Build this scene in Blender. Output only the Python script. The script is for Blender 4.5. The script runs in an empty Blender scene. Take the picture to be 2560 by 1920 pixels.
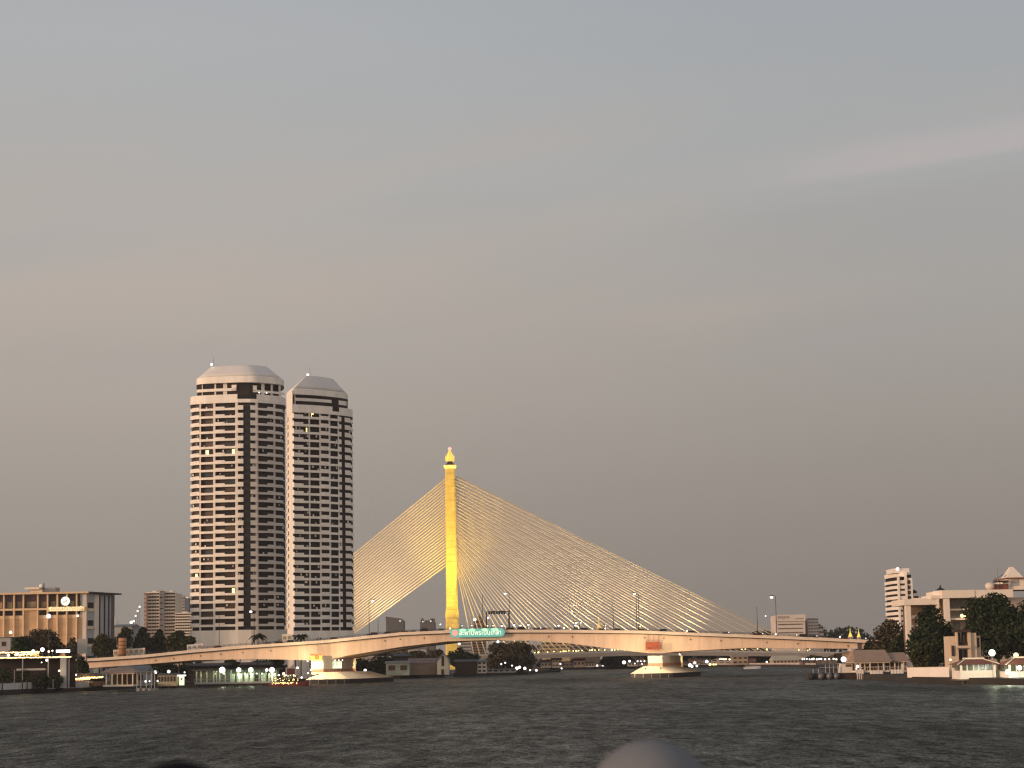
import bpy, bmesh, math, random
from mathutils import Vector, Matrix, Euler
random.seed(8)
R = math.radians
sc = bpy.context.scene
col = sc.collection

# ------------------------------------------------------------------ camera
F = 5250.0                      # focal length in pixels of the 2560 wide photograph
CAMZ = 7.5
PITCH = math.atan(686 / F)
ROLL = R(-1.05)
cd = bpy.data.cameras.new('camera')
cam = bpy.data.objects.new('camera', cd); col.objects.link(cam)
cd.sensor_width = 36.0; cd.lens = F / 2560 * 36
cd.clip_start = 0.2; cd.clip_end = 60000
cd.dof.use_dof = True; cd.dof.focus_distance = 900; cd.dof.aperture_fstop = 4.5
rot = Matrix.Rotation(R(90) + PITCH, 3, 'X') @ Matrix.Rotation(ROLL, 3, 'Z')
cam.matrix_world = Matrix.Translation((0, 0, CAMZ)) @ rot.to_4x4()
sc.camera = cam

def ray(px, py):
    return rot @ Vector(((px - 1280) / F, -(py - 960) / F, -1))
def P(px, py, D):               # the point seen at a pixel, D metres ahead
    d = ray(px, py); t = D / d.y
    return Vector((d.x * t, D, CAMZ + d.z * t))
def G(px, py, z=0.0):           # the point seen at a pixel, on the level z
    d = ray(px, py); t = (z - CAMZ) / d.z
    return Vector((d.x * t, d.y * t, z))
def X(px, D, py=1640): return P(px, py, D).x
def Z(py, D, px=1280): return P(px, py, D).z

# ------------------------------------------------------------------ materials
MATS = {}
def mat(name, c, rough=0.7, var=0.12, scale=0.4, spec=0.3, emit=None, es=0.0, island=False, metal=0.0, streak=False):
    if name in MATS: return MATS[name]
    m = bpy.data.materials.new(name); m.use_nodes = True
    nt = m.node_tree; b = nt.nodes['Principled BSDF']
    b.inputs['Roughness'].default_value = rough
    b.inputs['Specular IOR Level'].default_value = spec
    b.inputs['Metallic'].default_value = metal
    b.inputs['Base Color'].default_value = (*c, 1)
    if var > 0:
        mx = nt.nodes.new('ShaderNodeMix'); mx.data_type = 'RGBA'; mx.blend_type = 'MULTIPLY'
        mx.inputs[0].default_value = 1
        mx.inputs[6].default_value = (*c, 1)
        rp = nt.nodes.new('ShaderNodeMapRange')
        rp.inputs[3].default_value = 1 - var; rp.inputs[4].default_value = 1 + var
        if island:
            g = nt.nodes.new('ShaderNodeNewGeometry')
            nt.links.new(g.outputs['Random Per Island'], rp.inputs[0])
        else:
            tc = nt.nodes.new('ShaderNodeTexCoord'); mp = nt.nodes.new('ShaderNodeMapping')
            mp.inputs['Scale'].default_value = (scale, scale, scale * (0.15 if streak else 1))
            n = nt.nodes.new('ShaderNodeTexNoise'); n.inputs['Scale'].default_value = 1; n.inputs['Detail'].default_value = 6
            n.inputs['Roughness'].default_value = 0.65
            nt.links.new(tc.outputs['Object'], mp.inputs[0]); nt.links.new(mp.outputs[0], n.inputs['Vector'])
            rp.inputs[1].default_value = 0.3; rp.inputs[2].default_value = 0.7
            nt.links.new(n.outputs['Fac'], rp.inputs[0])
        nt.links.new(rp.outputs[0], mx.inputs[7])
        nt.links.new(mx.outputs[2], b.inputs['Base Color'])
    if emit:
        b.inputs['Emission Color'].default_value = (*emit, 1); b.inputs['Emission Strength'].default_value = es
    MATS[name] = m
    return m
def glow(name, c, s): return mat(name, (0.6, 0.6, 0.6), 0.5, 0, emit=c, es=s)

concrete = mat('bridge_concrete', (0.78, 0.57, 0.41), 0.8, 0.14, 0.35, streak=True)
concrete_lt = mat('parapet_concrete', (0.76, 0.62, 0.48), 0.8, 0.1, 0.25)
concrete_dk = mat('dark_concrete', (0.10, 0.085, 0.075), 0.9, 0.3, 0.3)
pier_m = mat('pier_concrete', (0.70, 0.62, 0.50), 0.8, 0.12, 0.3)
redpaint = mat('red_band_paint', (0.50, 0.24, 0.16), 0.7, 0.3, 0.8)
asphalt = mat('asphalt', (0.05, 0.05, 0.05), 0.9, 0.2, 1)
white = mat('white_wall', (0.82, 0.76, 0.68), 0.75, 0.12, 0.3, streak=True)
white_w = mat('cream_wall', (0.72, 0.62, 0.50), 0.8, 0.10, 0.2, streak=True)
white_col = mat('column_wall', (0.68, 0.62, 0.55), 0.8, 0.08, 0.2)
grey_w = mat('grey_wall', (0.36, 0.35, 0.34), 0.8, 0.12, 0.2)
bluegrey = mat('blue_grey_cladding', (0.40, 0.45, 0.52), 0.6, 0.10, 0.2)
tan = mat('tan_panel', (0.50, 0.33, 0.20), 0.75, 0.16, 0.35)
tan_lt = mat('tan_frame', (0.66, 0.48, 0.31), 0.75, 0.10, 0.35)
brown = mat('brown_wall', (0.16, 0.105, 0.075), 0.85, 0.25, 0.3)
dkbrown = mat('dark_wood', (0.05, 0.035, 0.028), 0.85, 0.3, 0.5)
orange_b = mat('terracotta_drum', (0.42, 0.2, 0.10), 0.8, 0.2, 0.5)
glass = mat('dark_glass', (0.030, 0.024, 0.022), 0.45, 0.5, 0.12, spec=0.12)
glass_b = mat('bronze_glass', (0.055, 0.038, 0.030), 0.5, 0.4, 0.2, spec=0.12)
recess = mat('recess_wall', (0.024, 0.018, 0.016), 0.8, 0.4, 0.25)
strip_dk = mat('dark_strip_cladding', (0.028, 0.026, 0.028), 0.55, 0.35, 0.2)
rooftile = mat('red_roof_tile', (0.21, 0.075, 0.045), 0.75, 0.25, 0.9)
rooftile_b = mat('brown_roof_tile', (0.30, 0.215, 0.16), 0.8, 0.15, 0.8)
roofgrey = mat('grey_roof_sheet', (0.13, 0.135, 0.135), 0.6, 0.15, 0.4)
roofdark = mat('dark_roof_sheet', (0.05, 0.05, 0.052), 0.7, 0.3, 0.4)
steel = mat('grey_steel', (0.16, 0.16, 0.165), 0.5, 0.2, 0.5, metal=0.3)
blacksteel = mat('black_steel', (0.02, 0.02, 0.022), 0.6, 0.2, 0.5)
gold = mat('pylon_floodlit_yellow', (0.80, 0.58, 0.14), 0.6, 0.16, 0.25)  # yellow floodlight on the cream pylon is put into this colour
def joints(m, pitch, depth, ax=2):
    t = m.node_tree; b = t.nodes['Principled BSDF']; src = b.inputs['Base Color'].links[0].from_socket
    tc_ = t.nodes.new('ShaderNodeTexCoord'); sp_ = t.nodes.new('ShaderNodeSeparateXYZ'); t.links.new(tc_.outputs['Object'], sp_.inputs[0])
    a = t.nodes.new('ShaderNodeMath'); a.operation = 'DIVIDE'; a.inputs[1].default_value = pitch; t.links.new(sp_.outputs[ax], a.inputs[0])
    f_ = t.nodes.new('ShaderNodeMath'); f_.operation = 'FRACT'; t.links.new(a.outputs[0], f_.inputs[0])
    r = t.nodes.new('ShaderNodeMapRange'); r.inputs[1].default_value = .10 if ax == 2 else .03; r.inputs[2].default_value = .16 if ax == 2 else .05; r.inputs[3].default_value = depth; r.inputs[4].default_value = 1; t.links.new(f_.outputs[0], r.inputs[0])
    mx = t.nodes.new('ShaderNodeMix'); mx.data_type = 'RGBA'; mx.blend_type = 'MULTIPLY'; mx.inputs[0].default_value = 1
    t.links.new(src, mx.inputs[6]); t.links.new(r.outputs[0], mx.inputs[7]); t.links.new(mx.outputs[2], b.inputs['Base Color'])
joints(gold, 4.2, .86)
gold_dk = mat('gold_leaf', (0.85, 0.55, 0.10), 0.35, 0.1, 0.5, metal=0.4)
cable_m = mat('cable_sheath', (0.62, 0.50, 0.33), 0.5, 0.06, 0.02)
leaf = mat('dark_foliage', (0.024, 0.034, 0.014), 0.9, 0.75, island=True, spec=0.1)
leaf_y = mat('olive_foliage', (0.042, 0.044, 0.016), 0.9, 0.75, island=True, spec=0.1)
leaf_b = mat('brownish_foliage', (0.062, 0.048, 0.024), 0.9, 0.75, island=True, spec=0.1)
bark = mat('bark', (0.06, 0.045, 0.035), 0.95, 0.3, 1)
earth = mat('bank_earth', (0.035, 0.03, 0.025), 0.95, 0.3, 0.05)
hullred = mat('red_hull', (0.16, 0.03, 0.03), 0.5, 0.2, 0.5)
hullblack = mat('black_hull', (0.02, 0.02, 0.02), 0.5, 0.2, 0.5)
carpaint = {n: mat('car_paint_' + n, c, 0.3, 0, spec=0.5) for n, c in
            dict(white=(0.6, 0.6, 0.6), black=(0.02, 0.02, 0.022), red=(0.25, 0.02, 0.02), silver=(0.35, 0.35, 0.36), yellow=(0.6, 0.35, 0.03), pink=(0.5, 0.08, 0.2), blue=(0.03, 0.06, 0.16)).items()}
tyre = mat('tyre_rubber', (0.02, 0.02, 0.02), 0.9, 0)
L_white = glow('lamp_white', (1.0, 0.93, 0.86), 2.4)
L_cool = glow('lamp_cool', (0.88, 0.90, 1.0), 2.0)
L_warm = glow('lamp_warm', (1.0, 0.80, 0.5), 4)
L_yel = glow('lamp_yellow', (1.0, 0.78, 0.25), 3)
L_red = glow('lamp_red', (1.0, 0.12, 0.12), 4)
L_grn = glow('lamp_green_white', (0.88, 1.0, 0.80), 1.7)
L_strip = glow('light_string', (1.0, 0.68, 0.22), 4.0)
L_orange = glow('light_string_orange', (1.0, 0.38, 0.08), 3.0)
L_win = glow('lit_window', (1.0, 0.75, 0.25), 2.2)
L_tube = glow('fluorescent_tube', (0.95, 0.95, 1.0), 3.5)
L_sign = glow('yellow_sign_panel', (1.0, 0.8, 0.12), 1.6)

# ------------------------------------------------------------------ mesh builder
class MB:
    def __init__(s): s.v = []; s.f = []
    def add(s, vs, fs):
        o = len(s.v); s.v += [tuple(v) for v in vs]; s.f += [tuple(i + o for i in f) for f in fs]; return s
    def box(s, x0, x1, y0, y1, z0, z1):
        return s.add([(x0, y0, z0), (x1, y0, z0), (x1, y1, z0), (x0, y1, z0), (x0, y0, z1), (x1, y0, z1), (x1, y1, z1), (x0, y1, z1)],
              [(3, 2, 1, 0), (4, 5, 6, 7), (0, 1, 5, 4), (1, 2, 6, 5), (2, 3, 7, 6), (3, 0, 4, 7)])
    def hexa(s, b, t):          # bottom 4, top 4, counter-clockwise from above
        return s.add(list(b) + list(t), [(3, 2, 1, 0), (4, 5, 6, 7), (0, 1, 5, 4), (1, 2, 6, 5), (2, 3, 7, 6), (3, 0, 4, 7)])
    def loft(s, rings, cap=True):
        n = len(rings[0]); vs = [p for r in rings for p in r]; fs = []
        for k in range(len(rings) - 1):
            for i in range(n):
                j = (i + 1) % n
                fs.append((k * n + i, k * n + j, (k + 1) * n + j, (k + 1) * n + i))
        if cap: fs += [tuple(reversed(range(n))), tuple(range((len(rings) - 1) * n, len(rings) * n))]
        return s.add(vs, fs)
    def prism(s, poly, z0, z1): # plan polygon, counter-clockwise from above
        return s.loft([[(x, y, z0) for x, y in poly], [(x, y, z1) for x, y in poly]])
    def prof(s, pts, E):        # outline in the x-z plane (x,y,z points) pushed along the vector E
        E = Vector(E); a = [Vector(p) for p in pts]
        n = len(a); vs = a + [p + E for p in a]
        fs = [tuple(range(n)), tuple(reversed(range(n, 2 * n)))]
        fs += [((i + 1) % n, i, n + i, n + (i + 1) % n) for i in range(n)]
        return s.add(vs, fs)
    def strip(s, top, bot, E):  # ribbon solid between two polylines of equal length, pushed along E (robust for curved outlines)
        E = Vector(E)
        for i in range(len(top) - 1):
            a, b, c, d = [Vector(p) for p in (bot[i], bot[i + 1], top[i + 1], top[i])]
            s.hexa([a, b, b + E, a + E], [d, c, c + E, d + E])
        return s
    def tube(s, p, q, r, n=6, r2=None):
        p = Vector(p); q = Vector(q); r2 = r if r2 is None else r2
        d = (q - p).normalized(); u = d.orthogonal().normalized(); w = d.cross(u)
        A = [p + (u * math.cos(2 * math.pi * i / n) + w * math.sin(2 * math.pi * i / n)) * r for i in range(n)]
        B = [q + (u * math.cos(2 * math.pi * i / n) + w * math.sin(2 * math.pi * i / n)) * r2 for i in range(n)]
        return s.loft([A, B])
    def path(s, pts, r, n=5):
        for a, b in zip(pts, pts[1:]): s.tube(a, b, r, n)
        return s
    def lathe(s, c, prof, n=12):   # prof: list of (radius, z)
        c = Vector(c)
        return s.loft([[(c.x + r * math.cos(2 * math.pi * i / n), c.y + r * math.sin(2 * math.pi * i / n), c.z + z) for i in range(n)] for r, z in prof])
    def ball(s, c, r, n=8, m=6, sz=1.0):
        return s.lathe(c, [(max(r * math.sin(math.pi * k / m), r * 0.02), -r * sz * math.cos(math.pi * k / m)) for k in range(m + 1)], n)
    def build(s, name, m, parent=None, smooth=False, loc=None):
        me = bpy.data.meshes.new(name)
        o0 = Vector(loc) if loc is not None else (parent_loc(parent) if parent else Vector((0, 0, 0)))
        me.from_pydata([tuple(Vector(v) - o0) for v in s.v], [], s.f)
        me.materials.append(m); me.update()
        if smooth:
            for p in me.polygons: p.use_smooth = True
        o = bpy.data.objects.new(name, me); col.objects.link(o)
        if parent: o.parent = parent
        elif loc is not None: o.location = o0
        return o
def parent_loc(o):
    l = Vector((0, 0, 0))
    while o: l = l + Vector(o.location); o = o.parent
    return l

def tag(o, label=None, cat=None, group=None, kind=None):
    if label: o['label'] = label
    if cat: o['category'] = cat
    if group: o['group'] = group
    if kind: o['kind'] = kind
    return o
def thing(name, label, cat, loc, group=None):
    o = bpy.data.objects.new(name, None); col.objects.link(o); o.location = loc
    o.empty_display_size = 0.5
    return tag(o, label, cat, group)
def copy_tree(o, parent=None):
    c = o.copy(); col.objects.link(c); c.parent = parent
    for ch in list(o.children): copy_tree(ch, c)
    return c
def text(body, size, m, parent, loc, rotx=90, name='lettering', ext=0.03, align='LEFT', width=None):
    cu = bpy.data.curves.new(name, 'FONT'); cu.body = body; cu.size = size; cu.extrude = ext
    cu.align_x = align; cu.align_y = 'CENTER'
    cu.materials.append(m)
    o = bpy.data.objects.new(name, cu); col.objects.link(o)
    o.parent = parent; o.location = Vector(loc) - parent_loc(parent); o.rotation_euler = (R(rotx), 0, 0)
    bpy.context.view_layer.update()
    me = bpy.data.meshes.new_from_object(o.evaluated_get(bpy.context.evaluated_depsgraph_get()))
    xs_ = [v.co.x for v in me.vertices]
    k = width / (max(xs_) - min(xs_)) if width and xs_ else 1
    o2 = bpy.data.objects.new(name, me); col.objects.link(o2); o2.parent = parent
    o2.location = o.location; o2.rotation_euler = o.rotation_euler; o2.scale = (k, 1, 1)
    bpy.data.objects.remove(o); return o2

# ------------------------------------------------------------------ world and sun
SUN_AZ = Vector((-0.86, -0.50, 0)).normalized()
SUN_EL = 6.0
w = bpy.data.worlds.new('World'); sc.world = w; w.use_nodes = True
nt = w.node_tree; nt.nodes.clear()
N = nt.nodes.new; LK = nt.links.new
def math_(op, a, b=None, c=None, clamp=False):
    n = N('ShaderNodeMath'); n.operation = op; n.use_clamp = clamp
    for i, v in enumerate((a, b, c)):
        if v is None: continue
        if isinstance(v, (int, float)): n.inputs[i].default_value = v
        else: LK(v, n.inputs[i])
    return n.outputs[0]
def mixc(f, a, b, mode='MIX'):
    n = N('ShaderNodeMix'); n.data_type = 'RGBA'; n.blend_type = mode
    for i, v in ((0, f), (6, a), (7, b)):
        if isinstance(v, (int, float)): n.inputs[i].default_value = v
        elif isinstance(v, tuple): n.inputs[i].default_value = (*v, 1)
        else: LK(v, n.inputs[i])
    return n.outputs[2]
def sm(x, a, b):
    n = N('ShaderNodeMapRange'); n.interpolation_type = 'SMOOTHSTEP'
    n.inputs[1].default_value = a; n.inputs[2].default_value = b
    LK(x, n.inputs[0]); return n.outputs[0]
def lin(r, g, b):
    f = lambda c: ((c / 255 + 0.055) / 1.055) ** 2.4 if c > 10 else c / 255 / 12.92
    return (f(r), f(g), f(b))
tc = N('ShaderNodeTexCoord'); sp = N('ShaderNodeSeparateXYZ'); LK(tc.outputs['Generated'], sp.inputs[0])
dx, dy, dz = sp.outputs
fy = math_('MAXIMUM', dy, 0.08)
U = math_('DIVIDE', dx, fy); V = math_('DIVIDE', dz, fy)
def ramp(x, stops):
    n = N('ShaderNodeValToRGB'); LK(x, n.inputs[0]); e = n.color_ramp.elements
    n.color_ramp.interpolation = 'B_SPLINE' if False else 'EASE'
    n.color_ramp.interpolation = 'LINEAR'
    while len(e) < len(stops): e.new(0.5)
    for el, (p, c) in zip(e, stops): el.position = p; el.color = (*lin(*c), 1)
    return n.outputs[0]
skyL = ramp(dz, [(0.0, (145, 136, 129)), (0.03, (149, 140, 132)), (0.07, (158, 149, 141)), (0.122, (172, 162, 153)), (0.177, (180, 171, 163)), (0.225, (176, 173, 170)), (0.29, (173, 175, 177)), (0.5, (150, 155, 166)), (1.0, (120, 132, 152))])
skyR = ramp(dz, [(0.0, (132, 123, 117)), (0.03, (135, 127, 121)), (0.07, (145, 137, 131)), (0.122, (158, 151, 145)), (0.177, (165, 161, 157)), (0.225, (168, 168, 167)), (0.29, (162, 166, 170)), (0.5, (142, 150, 164)), (1.0, (118, 130, 152))])
base = mixc(sm(U, -0.20, 0.22), skyL, skyR)
# soft streaky clouds
mp = N('ShaderNodeCombineXYZ')
LK(math_('MULTIPLY', U, 3.2), mp.inputs[0]); LK(math_('ADD', math_('MULTIPLY', V, 19.0), math_('MULTIPLY', U, -3.0)), mp.inputs[1])
nz = N('ShaderNodeTexNoise'); nz.inputs['Scale'].default_value = 1.0; nz.inputs['Detail'].default_value = 5; nz.inputs['Roughness'].default_value = 0.5
LK(mp.outputs[0], nz.inputs['Vector'])
band = math_('MULTIPLY', sm(V, 0.10, 0.16), math_('SUBTRACT', 1.0, sm(V, 0.24, 0.33)))
cl = math_('MULTIPLY', sm(nz.outputs['Fac'], 0.42, 0.72), band)
base = mixc(math_('MULTIPLY', cl, 0.28), base, lin(188, 170, 158))
cl2 = math_('MULTIPLY', math_('SUBTRACT', 1.0, sm(nz.outputs['Fac'], 0.30, 0.50)), band)
base = mixc(math_('MULTIPLY', cl2, 0.22), base, lin(160, 162, 164))
# the pink wisp on the right
ctr = math_('ADD', math_('MULTIPLY', U, 0.145), 0.2085)
off = math_('SUBTRACT', V, ctr)
up_ = math_('SUBTRACT', 1.0, sm(off, 0.002, 0.020))
dn_ = sm(off, -0.0065, 0.0)
wisp = math_('MULTIPLY', math_('MULTIPLY', up_, dn_), sm(U, 0.085, 0.20))
wisp = math_('MULTIPLY', wisp, math_('ADD', 0.55, math_('MULTIPLY', nz.outputs['Fac'], 0.6)))
base = mixc(math_('MULTIPLY', wisp, 0.5), base, lin(196, 182, 180))
off2 = math_('ADD', off, 0.021)
w2 = math_('MULTIPLY', math_('MULTIPLY', math_('SUBTRACT', 1.0, sm(off2, 0.002, 0.014)), sm(off2, -0.05, -0.005)), sm(U, 0.02, 0.16))
base = mixc(math_('MULTIPLY', w2, 0.35), base, lin(158, 156, 155))
# evening glow by the sunset, widened over the unseen back sky as fill light
vd = N('ShaderNodeVectorMath'); vd.operation = 'DOT_PRODUCT'; LK(tc.outputs['Generated'], vd.inputs[0])
vd.inputs[1].default_value = (SUN_AZ.x, SUN_AZ.y, 0.1)
gl = sm(vd.outputs['Value'], -0.45, 0.8)
low = math_('SUBTRACT', 1.0, sm(dz, 0.05, 0.9))
low = math_('MULTIPLY', low, math_('SUBTRACT', 1.0, sm(dy, -0.25, 0.25)))
gl = math_('ADD', 0.62, math_('MULTIPLY', gl, 0.38))
base = mixc(math_('MULTIPLY', gl, low), base, (1.18, 0.95, 0.77))
below = sm(dz, -0.15, -0.01)
base = mixc(below, (0.05, 0.048, 0.045), base)
sky = N('ShaderNodeTexSky'); sky.sky_type = 'NISHITA'; sky.sun_disc = False
sky.sun_elevation = R(SUN_EL); sky.sun_rotation = math.atan2(SUN_AZ.x, SUN_AZ.y)
nis = N('ShaderNodeBackground'); LK(sky.outputs[0], nis.inputs[0]); nis.inputs[1].default_value = 0.004
bg = N('ShaderNodeBackground'); LK(base, bg.inputs[0]); bg.inputs[1].default_value = 1.01
ad = N('ShaderNodeAddShader'); LK(bg.outputs[0], ad.inputs[0]); LK(nis.outputs[0], ad.inputs[1])
wo = N('ShaderNodeOutputWorld'); LK(ad.outputs[0], wo.inputs[0])

sd = bpy.data.lights.new('sun', 'SUN'); sd.energy = 2.8; sd.angle = R(12); sd.color = (1.0, 0.66, 0.43)
so = bpy.data.objects.new('sun', sd); col.objects.link(so)
sdir = Vector((SUN_AZ.x * math.cos(R(SUN_EL)), SUN_AZ.y * math.cos(R(SUN_EL)), math.sin(R(SUN_EL))))
so.rotation_euler = (-sdir).to_track_quat('-Z', 'Y').to_euler()
sc.view_settings.view_transform = 'Standard'; sc.view_settings.look = 'None'
sc.view_settings.exposure = 0; sc.view_settings.gamma = 1
sc.cycles.use_denoising = True; sc.cycles.filter_width = 1.3
sc.cycles.sample_clamp_indirect = 4.0
sc.cycles.max_bounces = 5; sc.cycles.caustics_reflective = False; sc.cycles.caustics_refractive = False

def spot(name, loc, target, energy, color, size=60, blend=0.6, rad=0.5):
    l = bpy.data.lights.new(name, 'SPOT'); l.energy = energy; l.color = color; l.spot_size = R(size); l.spot_blend = blend; l.shadow_soft_size = rad; l.specular_factor = 0
    o = bpy.data.objects.new(name, l); col.objects.link(o); o.location = loc
    o.rotation_euler = (Vector(target) - Vector(loc)).to_track_quat('-Z', 'Y').to_euler(); return o
def point(name, loc, energy, color, rad=0.3):
    l = bpy.data.lights.new(name, 'POINT'); l.energy = energy; l.color = color; l.shadow_soft_size = rad; l.specular_factor = 0
    o = bpy.data.objects.new(name, l); col.objects.link(o); o.location = loc; return o

# ------------------------------------------------------------------ water and ground
wm = bpy.data.materials.new('river_water'); wm.use_nodes = True
t = wm.node_tree; b = t.nodes['Principled BSDF']
b.inputs['Base Color'].default_value = (0.008, 0.010, 0.008, 1); b.inputs['Roughness'].default_value = 0.22
b.inputs['IOR'].default_value = 1.33; b.inputs['Specular IOR Level'].default_value = 0.12
gc = t.nodes.new('ShaderNodeTexCoord')
def wave(scale, sx, sy, detail, strength, dist, prev=None):
    m = t.nodes.new('ShaderNodeMapping'); m.inputs['Scale'].default_value = (sx, sy, 1); m.inputs['Rotation'].default_value = (0, 0, R(12))
    n = t.nodes.new('ShaderNodeTexNoise'); n.inputs['Scale'].default_value = scale; n.inputs['Detail'].default_value = detail; n.inputs['Roughness'].default_value = 0.6
    n.inputs['Distortion'].default_value = 0.4
    bp = t.nodes.new('ShaderNodeBump'); bp.inputs['Strength'].default_value = strength; bp.inputs['Distance'].default_value = dist
    t.links.new(gc.outputs['Object'], m.inputs[0]); t.links.new(m.outputs[0], n.inputs['Vector']); t.links.new(n.outputs['Fac'], bp.inputs['Height'])
    if prev: t.links.new(prev.outputs[0], bp.inputs['Normal'])
    return bp
b1 = wave(1.0, 0.09, 0.04, 2, 1.0, 1.0)
b2 = wave(1.0, 0.50, 0.13, 3, 1.0, 2.4, b1)
b3 = wave(1.0, 1.5, 0.45, 2, 1.0, 0.45, b2)
b.inputs['Specular Tint'].default_value = (.92, 1, .95, 1)
def patch(sx, sy, detail, lo, hi, a, c):  # streaky ripple light and dark, put in as reflection strength
    m = t.nodes.new('ShaderNodeMapping'); m.inputs['Scale'].default_value = (sx, sy, 1); m.inputs['Rotation'].default_value = (0, 0, R(5))
    n = t.nodes.new('ShaderNodeTexNoise'); n.inputs['Scale'].default_value = 1; n.inputs['Detail'].default_value = detail; n.inputs['Roughness'].default_value = .6; n.inputs['Distortion'].default_value = .6
    r = t.nodes.new('ShaderNodeMapRange'); r.inputs[1].default_value = a; r.inputs[2].default_value = c; r.inputs[3].default_value = lo; r.inputs[4].default_value = hi
    t.links.new(gc.outputs['Object'], m.inputs[0]); t.links.new(m.outputs[0], n.inputs['Vector']); t.links.new(n.outputs['Fac'], r.inputs[0]); return r
q1 = patch(0.42, 0.085, 4, 0.17, 0.40, .34, .68); q2 = patch(0.03, 0.008, 3, 0.7, 1.25, .35, .65)
mu = t.nodes.new('ShaderNodeMath'); mu.operation = 'MULTIPLY'; t.links.new(q1.outputs[0], mu.inputs[0]); t.links.new(q2.outputs[0], mu.inputs[1]); 
fr = t.nodes.new('ShaderNodeFresnel'); fr.inputs['IOR'].default_value = 1.33; t.links.new(b3.outputs[0], fr.inputs['Normal'])
fm = t.nodes.new('ShaderNodeMath'); fm.operation = 'MULTIPLY'; t.links.new(fr.outputs[0], fm.inputs[0]); t.links.new(mu.outputs[0], fm.inputs[1])
gs = t.nodes.new('ShaderNodeBsdfGlossy'); gs.inputs['Color'].default_value = (1.0, .985, .90, 1); gs.inputs['Roughness'].default_value = .3; t.links.new(b3.outputs[0], gs.inputs['Normal'])
df = t.nodes.new('ShaderNodeBsdfDiffuse'); df.inputs['Color'].default_value = (.013, .014, .011, 1)
ms = t.nodes.new('ShaderNodeMixShader'); t.links.new(fm.outputs[0], ms.inputs[0]); t.links.new(df.outputs[0], ms.inputs[1]); t.links.new(gs.outputs[0], ms.inputs[2])
t.links.new(ms.outputs[0], t.nodes['Material Output'].inputs['Surface'])
water = MB().add([(-9000, -300, 0), (9000, -300, 0), (9000, 16000, 0), (-9000, 16000, 0)], [(0, 1, 2, 3)]).build('water', wm)
tag(water, 'dark grey rippled river water', kind='structure')

shoreL = [(-260, 1756), (0, 1738), (217, 1727), (347, 1723), (480, 1716.5), (638, 1712), (700, 1710), (915, 1698), (1000, 1697), (1130, 1692), (1320, 1686), (1378, 1681)]
far = [(1345, 1676), (1420, 1673.3), (1600, 1671), (1780, 1668), (1960, 1667.5), (2050, 1670)]
shoreR = [(2080, 1684), (2110, 1695), (2208, 1701.5), (2287, 1707), (2391, 1710), (2560, 1713), (2900, 1722)]
ring = [G(*p) for p in shoreL + far + shoreR]
ring = [(p.x, p.y) for p in ring]
outer = [(ring[-1][0] + 200, ring[-1][1] - 40), (9000, 300), (9000, 15800), (-9000, 15800), (-9000, 300), (ring[0][0] - 150, ring[0][1] - 120)]
poly = ring + outer
LAND = 1.4
bm = bmesh.new()
top = [bm.verts.new((x, y, LAND)) for x, y in poly]; bot = [bm.verts.new((x, y, -2)) for x, y in poly]
from mathutils.geometry import tessellate_polygon
for tri in tessellate_polygon([[Vector((x, y, 0)) for x, y in poly]]): bm.faces.new([top[i] for i in tri])
for i in range(len(poly)):
    j = (i + 1) % len(poly); bm.faces.new((top[i], bot[i], bot[j], top[j]))
bmesh.ops.recalc_face_normals(bm, faces=bm.faces)
me = bpy.data.meshes.new('ground'); bm.to_mesh(me); bm.free(); me.materials.append(earth)
go = bpy.data.objects.new('ground', me); col.objects.link(go); tag(go, 'dark river banks on both sides', kind='structure')

# ------------------------------------------------------------------ generic helpers for scenery
LS = 0.82
def lamp(px, py, D, dia, m, label, cat='lamp', group=None, base=None, name='street_lamp', pole_m=None, r=0.09):
    """a lamp globe at a pixel with its own post down to the ground or deck below"""
    p = P(px, py, D); z0 = LAND if base is None else base
    o = thing(name, label, cat, (p.x, p.y, z0), group)
    rr = dia * LS / 2 * D / F
    MB().tube((p.x, p.y + 0.05, z0), (p.x, p.y + 0.05, p.z - rr * 0.6), r, 5, r * 0.7).build('post', pole_m or steel, o)
    MB().lathe((p.x, p.y, p.z - rr), [(rr * 0.35, -rr * 0.25), (rr * 0.4, rr * 0.1)], 8).build('lamp_holder', blacksteel, o)
    MB().ball(p, rr, 8, 6).build('lamp_globe', m, o, True)
    return o
def arm_lamp(px, py, D, dia, m, label, base, dirx=-1, group=None, arm=2.2):
    p = P(px, py, D); o = thing('street_lamp', label, 'street lamp', (p.x - dirx * arm, D, base), group)
    rr = dia * LS / 2 * D / F; xp = p.x - dirx * arm
    MB().tube((xp, D, base), (xp, D, p.z + 0.3), 0.14, 6, 0.08).build('pole', blacksteel, o)
    MB().tube((xp, D, p.z + 0.3), (p.x, D, p.z + rr + 0.1), 0.06, 5).build('arm', blacksteel, o)
    h = MB().box(p.x - rr, p.x + rr, D - 0.3, D + 0.3, p.z + rr * 0.55, p.z + rr + 0.15).build('lamp_head', blacksteel, o)
    MB().ball(p, rr, 8, 6, 0.8).build('bulb', m, h, True)
    return o
def hang_lamp(px, py, D, dia, m, label, group=None, up=0.8, name='hanging_lamp'):
    p = P(px, py, D); rr = dia * LS / 2 * D / F
    o = thing(name, label, 'lamp', p, group)
    MB().tube((p.x, p.y, p.z), (p.x, p.y, p.z + rr + up), 0.03, 4).build('cord', blacksteel, o)
    MB().ball(p, rr, 8, 6).build('bulb', m, o, True)
    return o

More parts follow.
